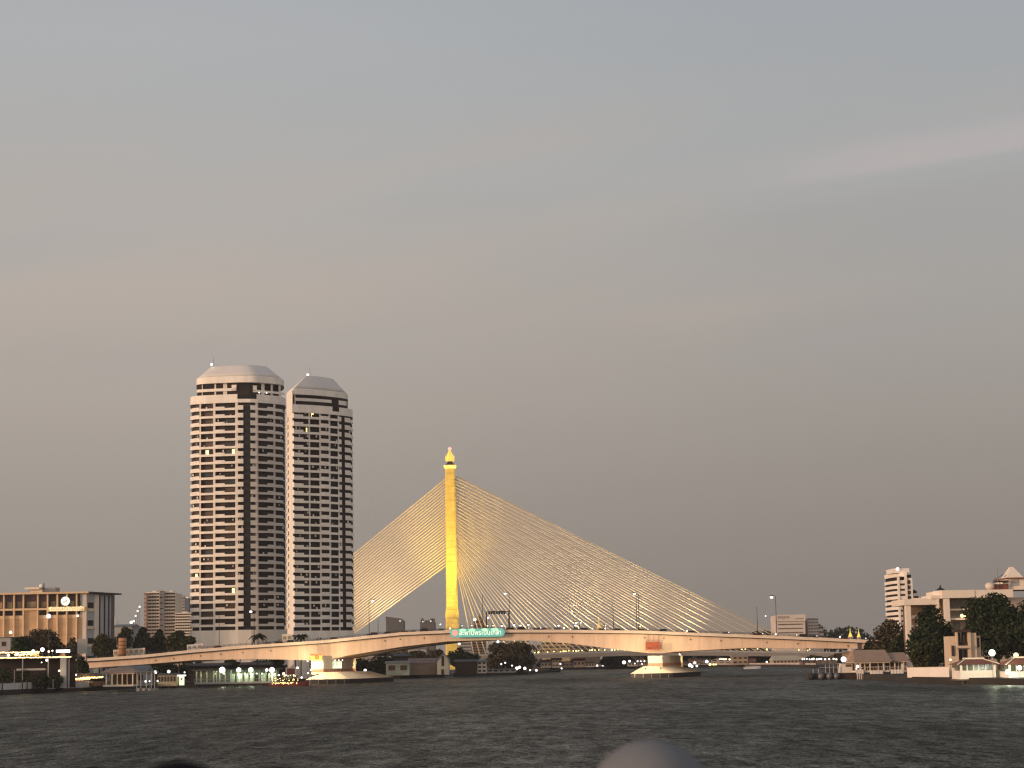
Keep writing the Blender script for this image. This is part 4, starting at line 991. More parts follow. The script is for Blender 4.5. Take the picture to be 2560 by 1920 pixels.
side(-.02, 1.1, zr0 + .02, zr1 - .1, 2.2, 9).build('end_roof', roofdark, o)
x_ = X(85, D); 
MB().box(X(61, D), X(90, D), D + 9, D + 16, zr1, Z(1472, D, 75)).build('roof_house', white_w, o)
MB().box(X(49, D), X(86, D), D + 7, D + 18, Z(1472, D, 75), Z(1466.5, D, 75)).build('roof_house_cap', white_w, o)
MB().box(X(88, D), X(120, D), D + 12, D + 20, zr1, Z(1466, D, 100)).build('plant_room', grey_w, o)
MB().lathe((X(84, D), D + 12, Z(1466.5, D, 84)), [(.7, 0), (.9, .6), (.7, 1.2), (.2, 1.5)], 10).build('tank', white, o)
MB().tube((X(90, D), D + 12, zr1), (X(90, D), D + 12, Z(1455, D, 90)), .35, 6).build('vent_pipe', steel, o)
em = thing('emblem_sign', 'round white lit emblem on the top storey of the tan office building', 'sign', (X(163.5, D), D - .9, Z(1503, D, 163)))
cx, cz = em.location.x, em.location.z; r = 11 * D / F
MB().loft([[(cx + r * math.cos(2 * math.pi * i / 24), D - dd, cz + r * math.sin(2 * math.pi * i / 24)) for i in range(24)] for dd in (1.2, .8)]).build('disc', glow('emblem_white', (.93, 1.0, .84), .95), em)
gm = mat('emblem_green', (.35, .45, .36), .7, 0)
for pts in ([(-.5, -.55), (-.25, -.6), (-.2, .1), (-.45, .3)], [(.05, -.4), (.3, -.45), (.45, .4), (.15, .5)], [(-.1, .4), (.1, .55), (.0, .75)]):
    MB().prof([(cx + x * r * .8, D - 1.26, cz + z * r * .8) for x, z in pts], (0, .05, 0)).build('emblem_mark', gm, em)
sgn = thing('name_sign', 'long lit letter sign on the ledge below the round white emblem', 'sign', (X(164, D), D - .7, Z(1523, D, 164)))
bk = MB().box(X(119, D), X(211, D), D - .75, D - .4, Z(1528, D, 164), Z(1517, D, 164)).build('board', mat('sign_board_gold', (.65, .45, .25), .6, .1, .4, emit=(1, .75, .35), es=.22), sgn)
text('สำนักงานริมแม่น้ำ', 1.15, glow('sign_letters_warm', (1, .88, .5), 1.1), sgn, (X(122, D), D - .82, Z(1519.8, D, 164)), width=X(208, D) - X(122, D))
text('สำนักงานใหญ่ริมน้ำเจ้าพระยา', .9, glow('sign_letters_warm', (1, .88, .5), 1.1), sgn, (X(124, D), D - .82, Z(1525.5, D, 164)), width=X(200, D) - X(124, D))
for px, py, d, m in ((121.5, 1540.5, 14, L_cool), (194, 1539.5, 7, L_white), (26.5, 1581, 9, L_warm)):
    lamp(px, py, 640, d, m, {121.5: 'largest bluish white street lamp in front of the tan panels', 194: 'small white street lamp before the tan facade right of the bluish one', 26.5: 'warm street lamp low at the left edge before the tan building'}[px], 'street lamp', r=.05)
for x0, en in ((-30, 2600), (60, 3400), (150, 4600)): spot('facade_flood', (X(x0, D), D - 22, 4), (X(x0, D), D + 1, 16), en, (1.0, .72, .36), 120, 1, .5)

# ------------------------------------------------------------------ left bank
tree(28, 168, 1572, 1650, 700, 'broad dark tree in front of the tan office panels', leaf_b, 2600, .55, seed=1)
tree(20, 90, 1590, 1655, 680, 'dark leafy tree at the foot of the tan office, left part', leaf, 1300, .5, seed=2)
tree(225, 292, 1584, 1650, 800, 'olive tree in front of the blue grey end wall of the tan office', leaf_y, 1300, .5, seed=3)
tree(160, 200, 1592, 1650, 760, 'thin reddish brown bush tree before the right end of the tan office', leaf_b, 700, .45, seed=4)
tree(330, 385, 1566, 1640, 840, 'dark tree left of the striped apartment block', leaf, 1500, .55, seed=5)
tree(372, 424, 1574, 1640, 850, 'dark tree at the foot of the striped apartment block', leaf, 1500, .55, seed=6)
tree(290, 335, 1568, 1620, 900, 'olive tree behind the brown drum', leaf_y, 1000, .55, seed=7)
tree(408, 486, 1577, 1632, 790, 'spreading olive tree touching the left tower base', leaf_y, 2000, .5, seed=8)
tree(176, 226, 1640, 1700, 664, 'dark tree under the low left end of the bridge', leaf, 1100, .45, seed=9)
palm(644, 1588, 775, 'dark palm in front of the left tower plinth', fr=4.2)
palm(752, 1589, 778, 'small palm at the foot of the right tower', fr=3.2)
palm(738, 1590, 779, 'thin palm between the two towers', fr=2.4)
shrub(680, 716, 1596, 1630, 776, 'dark bush between the palm and the right tower wall', n=500, size=.4)
shrub(770, 840, 1590, 1625, 779, 'low olive hedge along the right tower base', leaf_y, 700, .4)
D = BD + 2.6; dz_ = P(306, interp(TOP, 306), BD).z - .84
o = thing('tank_drum', 'upright brown drum on the bridge ramp in front of the cream bus', 'drum', (X(306, D), D, dz_)); r = 10 * D / F
MB().lathe((X(306, D), D, dz_), [(r, 0), (r, Z(1596, D, 306) - dz_), (r * .8, Z(1595, D, 306) - dz_)], 18).build('shell', orange_b, o, True)
for k in (1604, 1613, 1622): MB().lathe((X(306, D), D, Z(k, D, 306)), [(r * 1.04, -.15), (r * 1.04, .15)], 18).build('hoop', brown, o)
D = 690
o = thing('advert_board', 'plain grey back of an advertising board near the end of the bridge', 'board', (X(206, D), D, LAND))
MB().box(X(193, D), X(218, D), D, D + .6, Z(1634, D, 206), Z(1597, D, 206)).build('panel', grey_w, o)
for px in (196, 215): MB().tube((X(px, D), D + .8, LAND), (X(px, D), D + .8, Z(1600, D, 206)), .2, 6).build('post', steel, o)
o = thing('grey_house', 'plain grey box house at the left edge under the tan office', 'house', (X(8, 690), 690, LAND))
MB().box(X(-20, 690), X(26, 690), 690, 700, LAND, Z(1594, 690, 10)).build('wall', grey_w, o)
MB().box(X(-22, 690), X(28, 690), 689.5, 701, Z(1594, 690, 10), Z(1592.5, 690, 10)).build('roof', roofgrey, o)
MB().box(X(4, 690), X(14, 690), 689.85, 690.1, Z(1615, 690, 10), Z(1604, 690, 10)).build('window', glass_b, o)
# riverside restaurant with light strings
D = 612.0
o = thing('riverside_restaurant', 'open riverside restaurant terrace edged with strings of warm lights', 'restaurant', (X(80, D), D, LAND))
xa, xb = X(-60, D), X(178, D); zr = Z(1643.5, D, 90); zu = Z(1633, D, 60)
MB().box(xa, xb, D, D + 14, zr - .35, zr).build('terrace_slab', dkbrown, o)
MB().box(xa, X(98, D), D + 3, D + 12, zu - .25, zu + .1).build('roof', dkbrown, o)
for px in (-30, 56, 120, 172): MB().box(X(px, D) - .14, X(px, D) + .14, D + .3, D + .6, LAND, zr - .35).build('post', grey_w, o)
for px in (-20, 20, 60, 96): MB().box(X(px, D) - .1, X(px, D) + .1, D + 3.2, D + 3.4, zr, zu - .25).build('roof_post', dkbrown, o)
MB().box(X(40, D), X(112, D), D + .8, D + 2.5, Z(1676, D, 80), Z(1671, D, 80)).build('lower_beam', grey_w, o)
MB().box(X(151, D), X(166, D), D - .2, D + 1.6, LAND, zr - .36).build('pillar', grey_w, o)
MB().box(xa, xb, D + 6, D + 6.3, LAND, zr - .36).build('back_wall', mat('dark_interior', (.03, .022, .018), .9, .3, .5), o)
def string(pa, pb, D, mat_, o, n, r=.09, jig=.12, name='light_string', sag=0):
    M = MB(); rnd = random.Random(int(pa[0] * 7 + pa[1]))
    for i in range(n):
        t_ = i / (n - 1); q = P(pa[0] + (pb[0] - pa[0]) * t_, pa[1] + (pb[1] - pa[1]) * t_ + sag * 4 * t_ * (1 - t_), D)
        M.ball((q.x, q.y + rnd.uniform(-jig, jig), q.z + rnd.uniform(-jig, jig)), r * rnd.uniform(.7, 1.3), 6, 4)
    return M.build(name, mat_, o)
string((-50, 1645.2), (177, 1642.5), D - .2, L_strip, o, 130, .15, .05)
string((-50, 1633), (98, 1629.5), D + 2.8, L_strip, o, 80, .15, .1)
string((36, 1638), (96, 1634), D + 2.8, L_strip, o, 32, .13, .25)
string((50, 1637), (98, 1638.5), D + 2.8, L_orange, o, 26, .11, .2)
MB().box(X(139, D), X(173, D), D + .6, D + 1.0, Z(1631, D, 155), Z(1624.5, D, 155)).build('lit_sign', L_tube, o)
for px, py, d, m, lb in ((106, 1624, 13, L_cool, 'big bluish white floodlight above the terrace of the string lit restaurant'), (83, 1627.5, 9, L_white, 'white lamp left of the biggest floodlight on the restaurant roof'), (42, 1635, 11, L_cool, 'bluish white lamp over the left part of the restaurant terrace'), (21, 1638, 8, L_warm, 'warm lamp at the left end of the restaurant terrace'), (122, 1629, 6, L_warm, 'small warm lamp beside the white tube sign of the restaurant'), (131, 1627, 5, L_warm, 'smallest warm lamp touching the white tube sign')):
    lamp(px, py, D + 1.5, d, m, lb, base=zr, r=.06, name='terrace_lamp')
hang_lamp(117, 1650.5, D - .4, 8, L_white, 'white lamp hanging just under the lower light string of the restaurant', None, .2)
hang_lamp(104, 1656, D - .4, 4, L_white, 'small lamp hanging under the restaurant terrace beside a larger one', None, .6)
hang_lamp(148, 1677, D - .4, 6, L_warm, 'warm lamp low on the pale pillar of the restaurant', None, .2)
point('terrace_light', (X(60, D), D + 1, zr + 1.6), 500, (1, .75, .4), .5); point('pillar_light', (X(155, D), D - 2, LAND + 5), 50, (1, .85, .5))
for i, (x0, x1, yt) in enumerate(((-10, 40, 1668), (35, 75, 1674), (70, 130, 1682), (0, 30, 1695), (40, 62, 1692), (120, 158, 1688))):
    shrub(x0, x1, yt, 1716, 609 + i % 3 * .8, ('dark rounded shrub behind the left floodwall, one of a bank of shrubs' if i not in (3, 4) else 'grey green clipped bush close behind the left floodwall'), leaf if i not in (3, 4) else leaf_y, 420, .3, 'shrubs behind the left floodwall')
for i, (px, yt) in enumerate(((57, 1652), (36, 1676), (133, 1700))):
    p = P(px, yt, 607); o = thing('lamp_post', 'slim pale unlit post behind the left floodwall', 'post', (p.x, 607, LAND), 'slim posts behind the left floodwall'); MB().tube((p.x, 607, LAND), p, .09, 5, .06).build('shaft', grey_w, o); MB().ball(p, .14, 6, 4).build('cap', grey_w, o)
# floodwall along the left quay
wl = thing('floodwall', 'long grey concrete floodwall along the left quay', 'wall', G(120, 1733).xy.to_3d() + Vector((0, 0, LAND)))
pts = [G(px, py) for px, py in ((-200, 1751), (0, 1738), (110, 1732.5), (240, 1726.5))]
pts = [p + Vector((-.2, 1.2, 0)) for p in pts]
MB().strip([Vector((p.x, p.y, 3.1)) for p in pts], [Vector((p.x, p.y, LAND - .3)) for p in pts], (0, .5, 0)).build('wall', mat('floodwall_concrete', (.52, .50, .47), .85, .25, .35), wl)
MB().strip([Vector((p.x, p.y - .1, 3.26)) for p in pts], [Vector((p.x, p.y - .1, 3.103)) for p in pts], (0, .7, 0)).build('coping', grey_w, wl)
for px in (6, 56, 68, 83):
    q = G(px, 1738 - px * .05); o = thing('mooring_post', 'dark mooring post standing in the water before the left floodwall', 'post', (q.x, q.y, -.5), 'mooring posts before the left floodwall')
    MB().tube((q.x, q.y, -1), (q.x, q.y, 3.7), .16, 6).build('shaft', blacksteel, o); MB().ball((q.x, q.y, 3.75), .2, 6, 4).build('cap', blacksteel, o)
q = G(146, 1731); o = thing('moored_dinghy', 'small dark dinghy tilted against the left floodwall', 'boat', (q.x, q.y, 0))
MB().loft([[(q.x - 1.2, q.y - .7, .2), (q.x + 1.4, q.y - .7, .6), (q.x + 2.0, q.y, 2.2), (q.x + 1.4, q.y + .4, .6), (q.x - 1.2, q.y + .4, .2)], [(q.x - 1.4, q.y - 1, .7), (q.x + 1.6, q.y - 1, 1.8), (q.x + 2.6, q.y, 2.9), (q.x + 1.6, q.y + .5, 1.8), (q.x - 1.4, q.y + .5, .7)]]).build('hull', hullblack, o)
# string lit cafe by the quay
D = 650.0
o = thing('quay_cafe', 'low dark quayside cafe with orange and yellow light strings along its eave', 'cafe', (X(215, D), D, LAND))
xa, xb = X(176, D), X(258, D); z0, z1 = LAND, Z(1697, D, 215); zr = Z(1683, D, 215)
MB().box(xa, xb, D + .4, D + 5, z0, Z(1704, D, 215)).build('counter', mat('counter_wood', (.16, .10, .07), .8, .3, .6), o)
MB().box(xa, xb, D + 4, D + 4.3, z0, z1).build('back_wall', dkbrown, o)
MB().prof([(xa - .6, D - .6, z1), (xb + .4, D - .6, z1), (xb - .8, D - .6, zr), (xa + 1.5, D - .6, zr)], (0, 6.4, 0)).build('roof', roofdark, o)
for px in (178, 200, 228, 256): MB().box(X(px, D) - .08, X(px, D) + .08, D - .3, D - .1, z0, z1).build('post', dkbrown, o)
string((175, 1691), (190, 1697), D - .8, L_strip, o, 14, .13, .05); string((190, 1697), (257, 1692.5), D - .8, L_strip, o, 46, .14, .12); string((190, 1700), (225, 1697.5), D - .8, L_orange, o, 26, .12, .12); string((208, 1694), (240, 1692), D - .8, L_orange, o, 20, .11, .15)
string((192, 1706), (232, 1705), D - .3, L_warm, o, 9, .06, .05)
hang_lamp(190, 1687, D - 1, 4.5, L_warm, 'warm lamp on the roof edge of the string lit cafe', None, .2)
q = P(165, 1699.5, D); o = thing('cafe_sign', 'small bright yellow sign box on a post left of the string lit cafe', 'sign', (q.x, D, LAND))
MB().box(q.x - .85, q.x + .85, D - .2, D + .1, q.z - .38, q.z + .38).build('lightbox', L_sign, o); MB().tube((q.x, D, LAND), (q.x, D, q.z - .38), .07, 5).build('post', blacksteel, o)
point('cafe_light', (X(215, D), D - 1.5, LAND + 2.6), 160, (1, .55, .2))
# timber ferry pier with pale columns
D = 620.0
def pavilion(x0, x1, ye, yr, ydeck, D, dep, posts, roofm, label, beam=white_w, postm=white_w, rail=True, cat='pavilion', gablex=False):
    o = thing('pier_pavilion', label, cat, (X((x0 + x1) / 2, D), D, 0)); xa, xb = X(x0, D, ye), X(x1, D, ye); xm = (x0 + x1) / 2
    ze, zr, zd = Z(ye, D, xm), Z(yr, D, xm), Z(ydeck, D, xm)
    MB().box(xa, xb, D - .3, D + dep + .3, zd - .5, zd).build('deck', beam, o)
    MB().box(xa - .3, xb + .3, D - .4, D - .05, ze - .5, ze - .02).build('beam', beam, o)
    for px in posts:
        for y in (D - .1, D + dep - .2): MB().box(X(px, D) - .17, X(px, D) + .17, y, y + .3, zd, ze - .5).build('column', postm, o)
    n = max(3, int((xb - xa) / 2.5))
    for i in range(n): x_ = xa + (xb - xa) * (i + .5) / n; MB().tube((x_, D + .4, -1), (x_, D + .4, zd - .5), .18, 6).build('pile', dkbrown, o)
    A = [(xa - .7, D - .9, ze), (xb + .7, D - .9, ze), (xb + .7, D + dep + .9, ze), (xa - .7, D + dep + .9, ze)]
    ym = D + dep / 2; hp = (xb - xa) * (.02 if gablex else .16)
    MB().add(A + [(xa + hp, ym, zr), (xb - hp, ym, zr)] + [(v[0], v[1], v[2] - .2) for v in A], [(0, 1, 5, 4), (2, 3, 4, 5), (1, 2, 5), (3, 0, 4), (9, 8, 7, 6), (0, 6, 7, 1), (1, 7, 8, 2), (2, 8, 9, 3), (3, 9, 6, 0)]).build('roof', roofm, o)
    if rail:
        rl = MB(); rl.box(xa, xb, D - .2, D - .12, zd + .9, zd + 1.0)
        for i in range(int((xb - xa) / .8) + 1): x_ = xa + i * .8; rl.box(x_ - .03, x_ + .03, D - .19, D - .13, zd, zd + .9)
        rl.build('railing', beam, o)
    MB().box(xa + .5, xb - .5, D + dep - .05, D + dep + .1, zd, ze - .6).build('back_screen', dkbrown, o)
    return o, zd, ze
pavilion(258, 334, 1681, 1669, 1712, D, 8, (266, 281, 306, 332), rooftile_b, 'open timber ferry pier with pale columns and a brown roof beside the string lit cafe', cat='pier', rail=False)
house(288, 362, 1681, 1664, 1716, 632, 14, grey_w, roofgrey, 'blue grey sheet roofed shed behind the timber ferry pier', 'shed', wins=3)
point('pier_light', (X(285, D), D + 2, 4.5), 260, (1, .75, .4))
# grey landing pontoon
D = 612
o = thing('landing_pontoon', 'grey floating landing pontoon with upright posts right of the timber pier', 'pontoon', (X(365, D), D, 0)); xa, xb = X(340, D), X(388, D)
MB().box(xa, xb, D, D + 6, -.5, .8).build('float', steel, o); MB().box(xa, xb, D, D + 6, Z(1681, D, 365), Z(1679, D, 365)).build('roof', roofgrey, o)
for px in (342, 352, 366, 378, 386): MB().box(X(px, D) - .1, X(px, D) + .1, D + .2, D + .4, .8, Z(1681, D, 365)).build('post', grey_w, o)
for px in (346, 360, 374): MB().tube((X(px, D), D - .3, .55), (X(px, D), D - .1, .55), .45, 10).build('tyre_fender', grey_w, o)
for px, py, d, lb in ((388.5, 1680.5, 9.5, 'bright round lamp at the right corner of the grey pontoon roof'), (422, 1679, 9.5, 'bright round lamp over the water between pontoon and kiosk'), (364, 1703.5, 6, 'left low lamp on the grey landing pontoon'), (374, 1703, 4.5, 'right low lamp on the grey landing pontoon'), (394, 1702.5, 5, 'small low lamp right beside the grey landing pontoon')):
    lamp(px, py, D - .5 if py > 1700 else D + 3, d, L_white, lb, base=.5, r=.06, name='pier_lamp')
# long ferry terminal lit greenish white
D = 700.0
o = thing('ferry_terminal', 'long ferry terminal hall lit greenish white inside under the bridge', 'terminal', (X(560, D), D, 0)); xa, xb = X(486, D), X(692, D); zd = 1.5; ze = Z(1676, D, 580)
MB().box(xa, xb, D, D + 12, zd - .6, zd).build('deck', grey_w, o); MB().box(xa - .8, xb + .8, D - 1.0, D + 13, ze, ze + .45).build('roof', roofdark, o)
inn = mat('pale_green_wall', (.55, .62, .5), .8, .25, .5)
MB().box(xa, xb, D + 6, D + 6.3, zd, ze).build('back_wall', mat('terminal_back', (.07, .075, .055), .8, .5, .6), o)
for px in (491, 502, 517, 534, 541, 549, 563, 577, 592, 606, 621, 634, 648, 664, 676, 690): MB().box(X(px, D) - .2, X(px, D) + .2, D + .1, D + .5, zd, ze).build('column', inn, o)
for a, c in ((572, 584), (588, 603), (608, 618), (622, 632), (650, 662), (668, 688)): MB().box(X(a, D), X(c, D), D + 3, D + 3.3, zd, zd + 2.6).build('partition', inn, o)
rl = MB(); rl.box(xa, xb, D - .1, D, zd + .9, zd + 1.0)
for i in range(46): x_ = xa + (xb - xa) * i / 45; rl.box(x_ - .04, x_ + .04, D - .1, D - .02, zd, zd + .9)
rl.build('railing', grey_w, o)
for i in range(9): x_ = xa + (xb - xa) * (i + .5) / 9; MB().tube((x_, D + .6, -1), (x_, D + .6, zd - .6), .3, 7).build('pile', dkbrown, o)
for px, d in ((555.5, 19), (597, 15), (627, 16), (680, 17), (667, 9)):
    hang_lamp(px, 1675, D - 1.2, d, L_grn if d > 10 else L_white, {555.5: 'biggest white floodlight on the ferry terminal eave', 597: 'white floodlight second from the left on the ferry terminal eave', 627: 'white floodlight in the middle of the ferry terminal eave', 680: 'white floodlight at the right end of the ferry terminal eave', 667: 'smaller lamp left of the right end floodlight on the terminal eave'}[px], None, .3, 'terminal_floodlight')
for px, en in ((555, 420), (597, 330), (627, 330), (680, 330)): point('terminal_light', (X(px, D), D + 2.0, ze - .8), en * 1.6, (.82, 1.0, .66), .4)
for px in (517, 540, 560, 612, 642, 655): hang_lamp(px, 1684, D + 2, 5, L_grn, 'small greenish lamp inside the ferry terminal hall', 'lamps inside the ferry terminal', .8)
# kiosk
D = 690; o = thing('ticket_kiosk', 'small bright cream ticket kiosk left of the ferry terminal', 'kiosk', (X(454, D), D, 1)); xa, xb = X(448, D), X(459, D)
MB().box(xa, xb, D, D + 1.6, .8, Z(1691, D, 454)).build('cabin', glow('kiosk_light', (.95, 1.0, .66), .95), o); MB().box(xa - .5, xb + .5, D - .5, D + 2, Z(1690.5, D, 454), Z(1687, D, 454)).build('roof', glow('kiosk_roof', (1, 1, .85), 1.6), o)
MB().box(xa + .5, xb - .4, D - .05, D + .05, Z(1700, D, 454), Z(1694.5, D, 454)).build('window', mat('kiosk_window', (.4, .42, .3), .5, 0), o)
MB().box(X(395, D), X(486, D), D + 1.8, D + 6, -.5, 1.0).build('jetty', dkbrown, o)
house(394, 440, 1686, 1683, 1714, 688, 8, mat('yellow_grey_wall', (.36, .31, .2), .8, .2, .5), roofdark, 'low yellowish landing shed between pontoon and ticket kiosk', 'shed', wins=6, rows=1, base=.6)
lamp(461.5, 1681, 690, 4.5, L_white, 'small lamp on a post right above the ticket kiosk', base=1, r=.06)
lamp(485, 1656, 772, 7, mat('dim_globe', (.5, .55, .6), .5, 0, emit=(.6, .7, .8), es=.35), 'dim bluish globe lamp in the dark under the bridge', base=LAND, r=.08)
# dark trees and sheds in the shade behind the terminal
for i, (x0, x1, yt, D_, lb) in enumerate(((350, 450, 1652, 800, 'dark tree in the shade under the bridge left of the kiosk'), (440, 540, 1650, 810, 'dark tree in the shade behind the kiosk'), (530, 640, 1648, 815, 'dark tree in the shade behind the ferry terminal'), (620, 720, 1650, 812, 'dark tree in the shade behind the right end of the terminal'), (700, 790, 1648, 830, 'dark tree in the shade left of the lit bridge pier'), (850, 930, 1632, 900, 'dark tree behind the lit notice board'), (920, 1000, 1622, 930, 'dark tree under the bridge beside the grey shed'))):
    tree(x0, x1, yt, 1706, D_, lb, leaf, 1100, .6, seed=20 + i)
for x0, x1, ye, yr, D_, lb, w_ in ((470, 560, 1664, 1658, 780, 'dark shed with a dark roof behind the ferry terminal', roofgrey), (600, 690, 1662, 1655, 785, 'dark roofed warehouse behind the right half of the ferry terminal', roofgrey), (985, 1022, 1640, 1634, 905, 'low dark shed under the bridge left of the gabled house', grey_w)):
    house(x0, x1, ye, yr, 1704, D_, 14, dkbrown, roofdark, lb, 'shed', wins=4)
# sightseeing boats
def boat(px, py, L, label, hull, cabin, roof, name='river_boat', lights=None, wide=2.6, cabh=2.0, flip=1):
    q = G(px, py); o = thing(name, label, 'boat', (q.x, q.y, 0)); x, y = q.x, q.y
    def sec(t_, z, k): # hull outline
        xs_ = [(-.5, .7), (-.3, 1), (.2, 1), (.42, .6), (.5, .04)]
        return [(x + flip * a * L * k, y - wide / 2 * b_, z) for a, b_ in xs_] + [(x + flip * a * L * k, y + wide / 2 * b_, z) for a, b_ in reversed(xs_)]
    A, B, C_ = sec(0, -.3, .92), sec(0, .45, .97), sec(0, .9, 1.0)
    C_ = [(a, b_, c + (.6 if flip * (a - x) > L * .4 else 0)) for a, b_, c in C_]
    MB().loft([A, B, C_]).build('hull', hull, o)
    x0, x1 = x - L * .36, x + L * .2
    if flip < 0: x0, x1 = x - L * .2, x + L * .36
    for i in range(6):
        xx = x0 + (x1 - x0) * i / 5
        for yy in (y - wide * .42, y + wide * .42): MB().box(xx - .06, xx + .06, yy - .05, yy + .05, .8, .8 + cabh).build('post', cabin, o)
    MB().box(x0 - .4, x1 + .4, y - wide * .5, y + wide * .5, .8 + cabh, .95 + cabh).build('roof', roof, o)
    MB().box(x0 + .2, x1 - .2, y - wide * .35, y + wide * .35, .8, 1.5).build('seat_row', cabin, o)
    if lights:
        M = MB(); rnd = random.Random(int(px))
        for i in range(lights): M.ball((x0 - .5 + (x1 - x0 + 1.0) * rnd.random(), y - wide * .55, rnd.choice((.95, 1.2, 1.9, 2.4, .9 + cabh)) + rnd.uniform(-.15, .15)), rnd.uniform(.06, .15), 6, 4)
        M.build('light_string', L_strip, o)
    return o
boat(722, 1716, 13, 'tour boat with many yellow string lights and a red hull beside the left bridge pier', hullred, dkbrown, roofdark, lights=75, cabh=2.4, flip=1)
D = 685; xa, xb = X(714, D), X(740, D)
o = thing('boat_canopy_sign', 'pale framed board with a dark red panel behind the lit tour boat', 'sign', (X(727, D), D, .5))
MB().box(xa, xb, D, D + .3, Z(1687, D, 727), Z(1668.5, D, 727)).build('frame', grey_w, o); MB().box(xa + .4, xb - .4, D - .05, D + .02, Z(1686, D, 727), Z(1671, D, 727)).build('panel', mat('maroon', (.09, .03, .025), .7, .3, .5), o)
for px in (718, 736): MB().tube((X(px, D), D + .2, -.5), (X(px, D), D + .2, Z(1687, D, 727)), .1, 5).build('post', steel, o)
for px, py, d, m in ((744, 1669.5, 7, L_white), (769, 1653, 5, L_white), (770, 1683, 5, L_white), (778, 1675, 6, L_white), (709, 1684, 7, L_warm), (697, 1688, 6, L_warm), (716, 1688, 7, L_white), (735, 1687.5, 6, L_warm), (754, 1694, 6, L_white)):
    lamp(px, py, 688, d, m, 'small lamp on a post among the boats left of the lit bridge pier', 'lamp', 'lamps among the boats by the left pier', .4, 'pier_lamp', r=.05)
for px, py, d, m in ((878, 1673.5, 8, L_white), (873, 1664, 4, L_white), (913, 1676, 9, L_white), (894, 1685, 5, L_warm), (901, 1685, 5, L_warm), (908, 1684.5, 5, L_yel)):
    lamp(px, py, 845, d, m, 'small lamp on the dark bank right of the lit notice board', 'lamp', 'lamps on the dark bank beyond the left pier', LAND, r=.06)
# houses on the wooded point beyond the bridge
D = 880
house(965, 1024, 1657, 1652, 1694, D - 6, 8, mat('dull_green_wall', (.20, .24, .21), .8, .3, .4), roofgrey, 'dull green tin house with a dark opening under the bridge', 'house', wins=2, base=LAND)
house(1022, 1094, 1658, 1645, 1690, D + 4, 12, mat('ochre_base_wall', (.28, .22, .16), .8, .2, .3), mat('shed_roof_brown', (.17, .13, .115), .8, .2, .4), 'long brown roofed shed joined to the grey gabled house', 'shed', wins=0)
MBx = MB()
o = house(1093, 1122, 1648, 1632, 1690, D - 2, 14, mat('gable_grey_green', (.36, .37, .31), .8, .12, .3), roofgrey, 'tall grey gabled house front with a dark slit window on the bank', 'house', gable=True, wins=0)
xm = X(1107, D); MB().box(xm - .5, xm + .5, D - 2.1, D - 1.9, LAND + 3.5, Z(1640, D, 1107)).build('window', glass, o); MB().box(xm - .7, xm + .5, D - 2.12, D - 1.9, LAND, LAND + 2.2).build('door', dkbrown, o)
o = thing('scaffold_stand', 'pale scaffold stand at the water edge beside the gabled house', 'scaffold', (X(1122, 868), 868, 0)); M = MB()
for px in (1114, 1122, 1131): M.tube((X(px, 868), 868, -.5), (X(px, 868), 868, 3.8), .08, 4)
for z_ in (.6, 1.4, 2.2, 3.0, 3.7): M.tube((X(1114, 868), 868, z_), (X(1131, 868), 868, z_), .07, 4)
M.build('frame', grey_w, o)
house(1138, 1190, 1654, 1648, 1690, 905, 12, dkbrown, roofdark, 'black walled boathouse with a pale eave right of the gabled house', 'boathouse', wins=0)
house(1194, 1216, 1654, 1649, 1688, 915, 8, white_w, roofgrey, 'narrow white house with striped balconies on the point', 'house', wins=2, rows=3)
house(1218, 1290, 1676, 1672, 1688, 930, 6, grey_w, roofgrey, 'low pale boathouse under the big dark tree on the point', 'shed', wins=5)
tree(1118, 1182, 1620, 1668, 960, 'green tree below the golden pylon behind the gabled house', leaf, 1300, .6, seed=40)
tree(1140, 1206, 1634, 1676, 940, 'dark low tree between the gabled house and the white narrow house', leaf, 1200, .6, seed=41)
tree(1208, 1348, 1607, 1684, 985, 'big dark dome shaped tree on the end of the wooded point', leaf_b, 4200, .75, seed=42, dens=13)
tree(1060, 1125, 1624, 1660, 985, 'dark tree behind the long brown roofed shed', leaf_b, 1100, .6, seed=43)
tree(1000, 1070, 1628, 1665, 1000, 'dull tree under the bridge behind the brown roofed shed', leaf_b, 1100, .6, seed=44)
for px, py, d, m in ((1253, 1660, 5, L_white), (1263, 1657, 5, L_white), (1280, 1664, 5, L_white), (1292, 1671, 10, L_white), (1299, 1668, 8, L_warm), (1312, 1671, 9, L_white), (1325, 1675.5, 5, L_white), (1341, 1676, 7, L_white)):
    lamp(px, py, 950, d, m, 'white lamp at the foot of the big dark dome shaped tree', 'lamp', 'lamps under the big dome shaped tree', LAND, r=.07)
lamp(1148, 1609.5, 1100, 8, L_white, 'bright white lamp just below the bridge soffit beside the golden pylon', r=.1); lamp(1245, 1604.5, 1100, 8, L_white, 'bright white lamp just below the bridge soffit over the dome shaped tree', r=.1)
# small dark barge at the tip
q = G(1366, 1681.5); o = thing('moored_barge', 'low dark barge moored off the tip of the wooded point', 'boat', (q.x, q.y, 0))
MB().loft([[(q.x - 6, q.y - 2, -.4), (q.x + 5, q.y - 2, -.4), (q.x + 6.5, q.y, -.4), (q.x + 5, q.y + 2, -.4), (q.x - 6, q.y + 2, -.4)], [(q.x - 6.5, q.y - 2.2, 1.0), (q.x + 5.5, q.y - 2.2, 1.0), (q.x + 8, q.y, 1.7), (q.x + 5.5, q.y + 2.2, 1.0), (q.x - 6.5, q.y + 2.2, 1.0)]]).build('hull', hullblack, o)
MB().box(q.x - 5, q.x - 1, q.y - 1.4, q.y + 1.4, 1.0, 2.4).build('cabin', dkbrown, o)

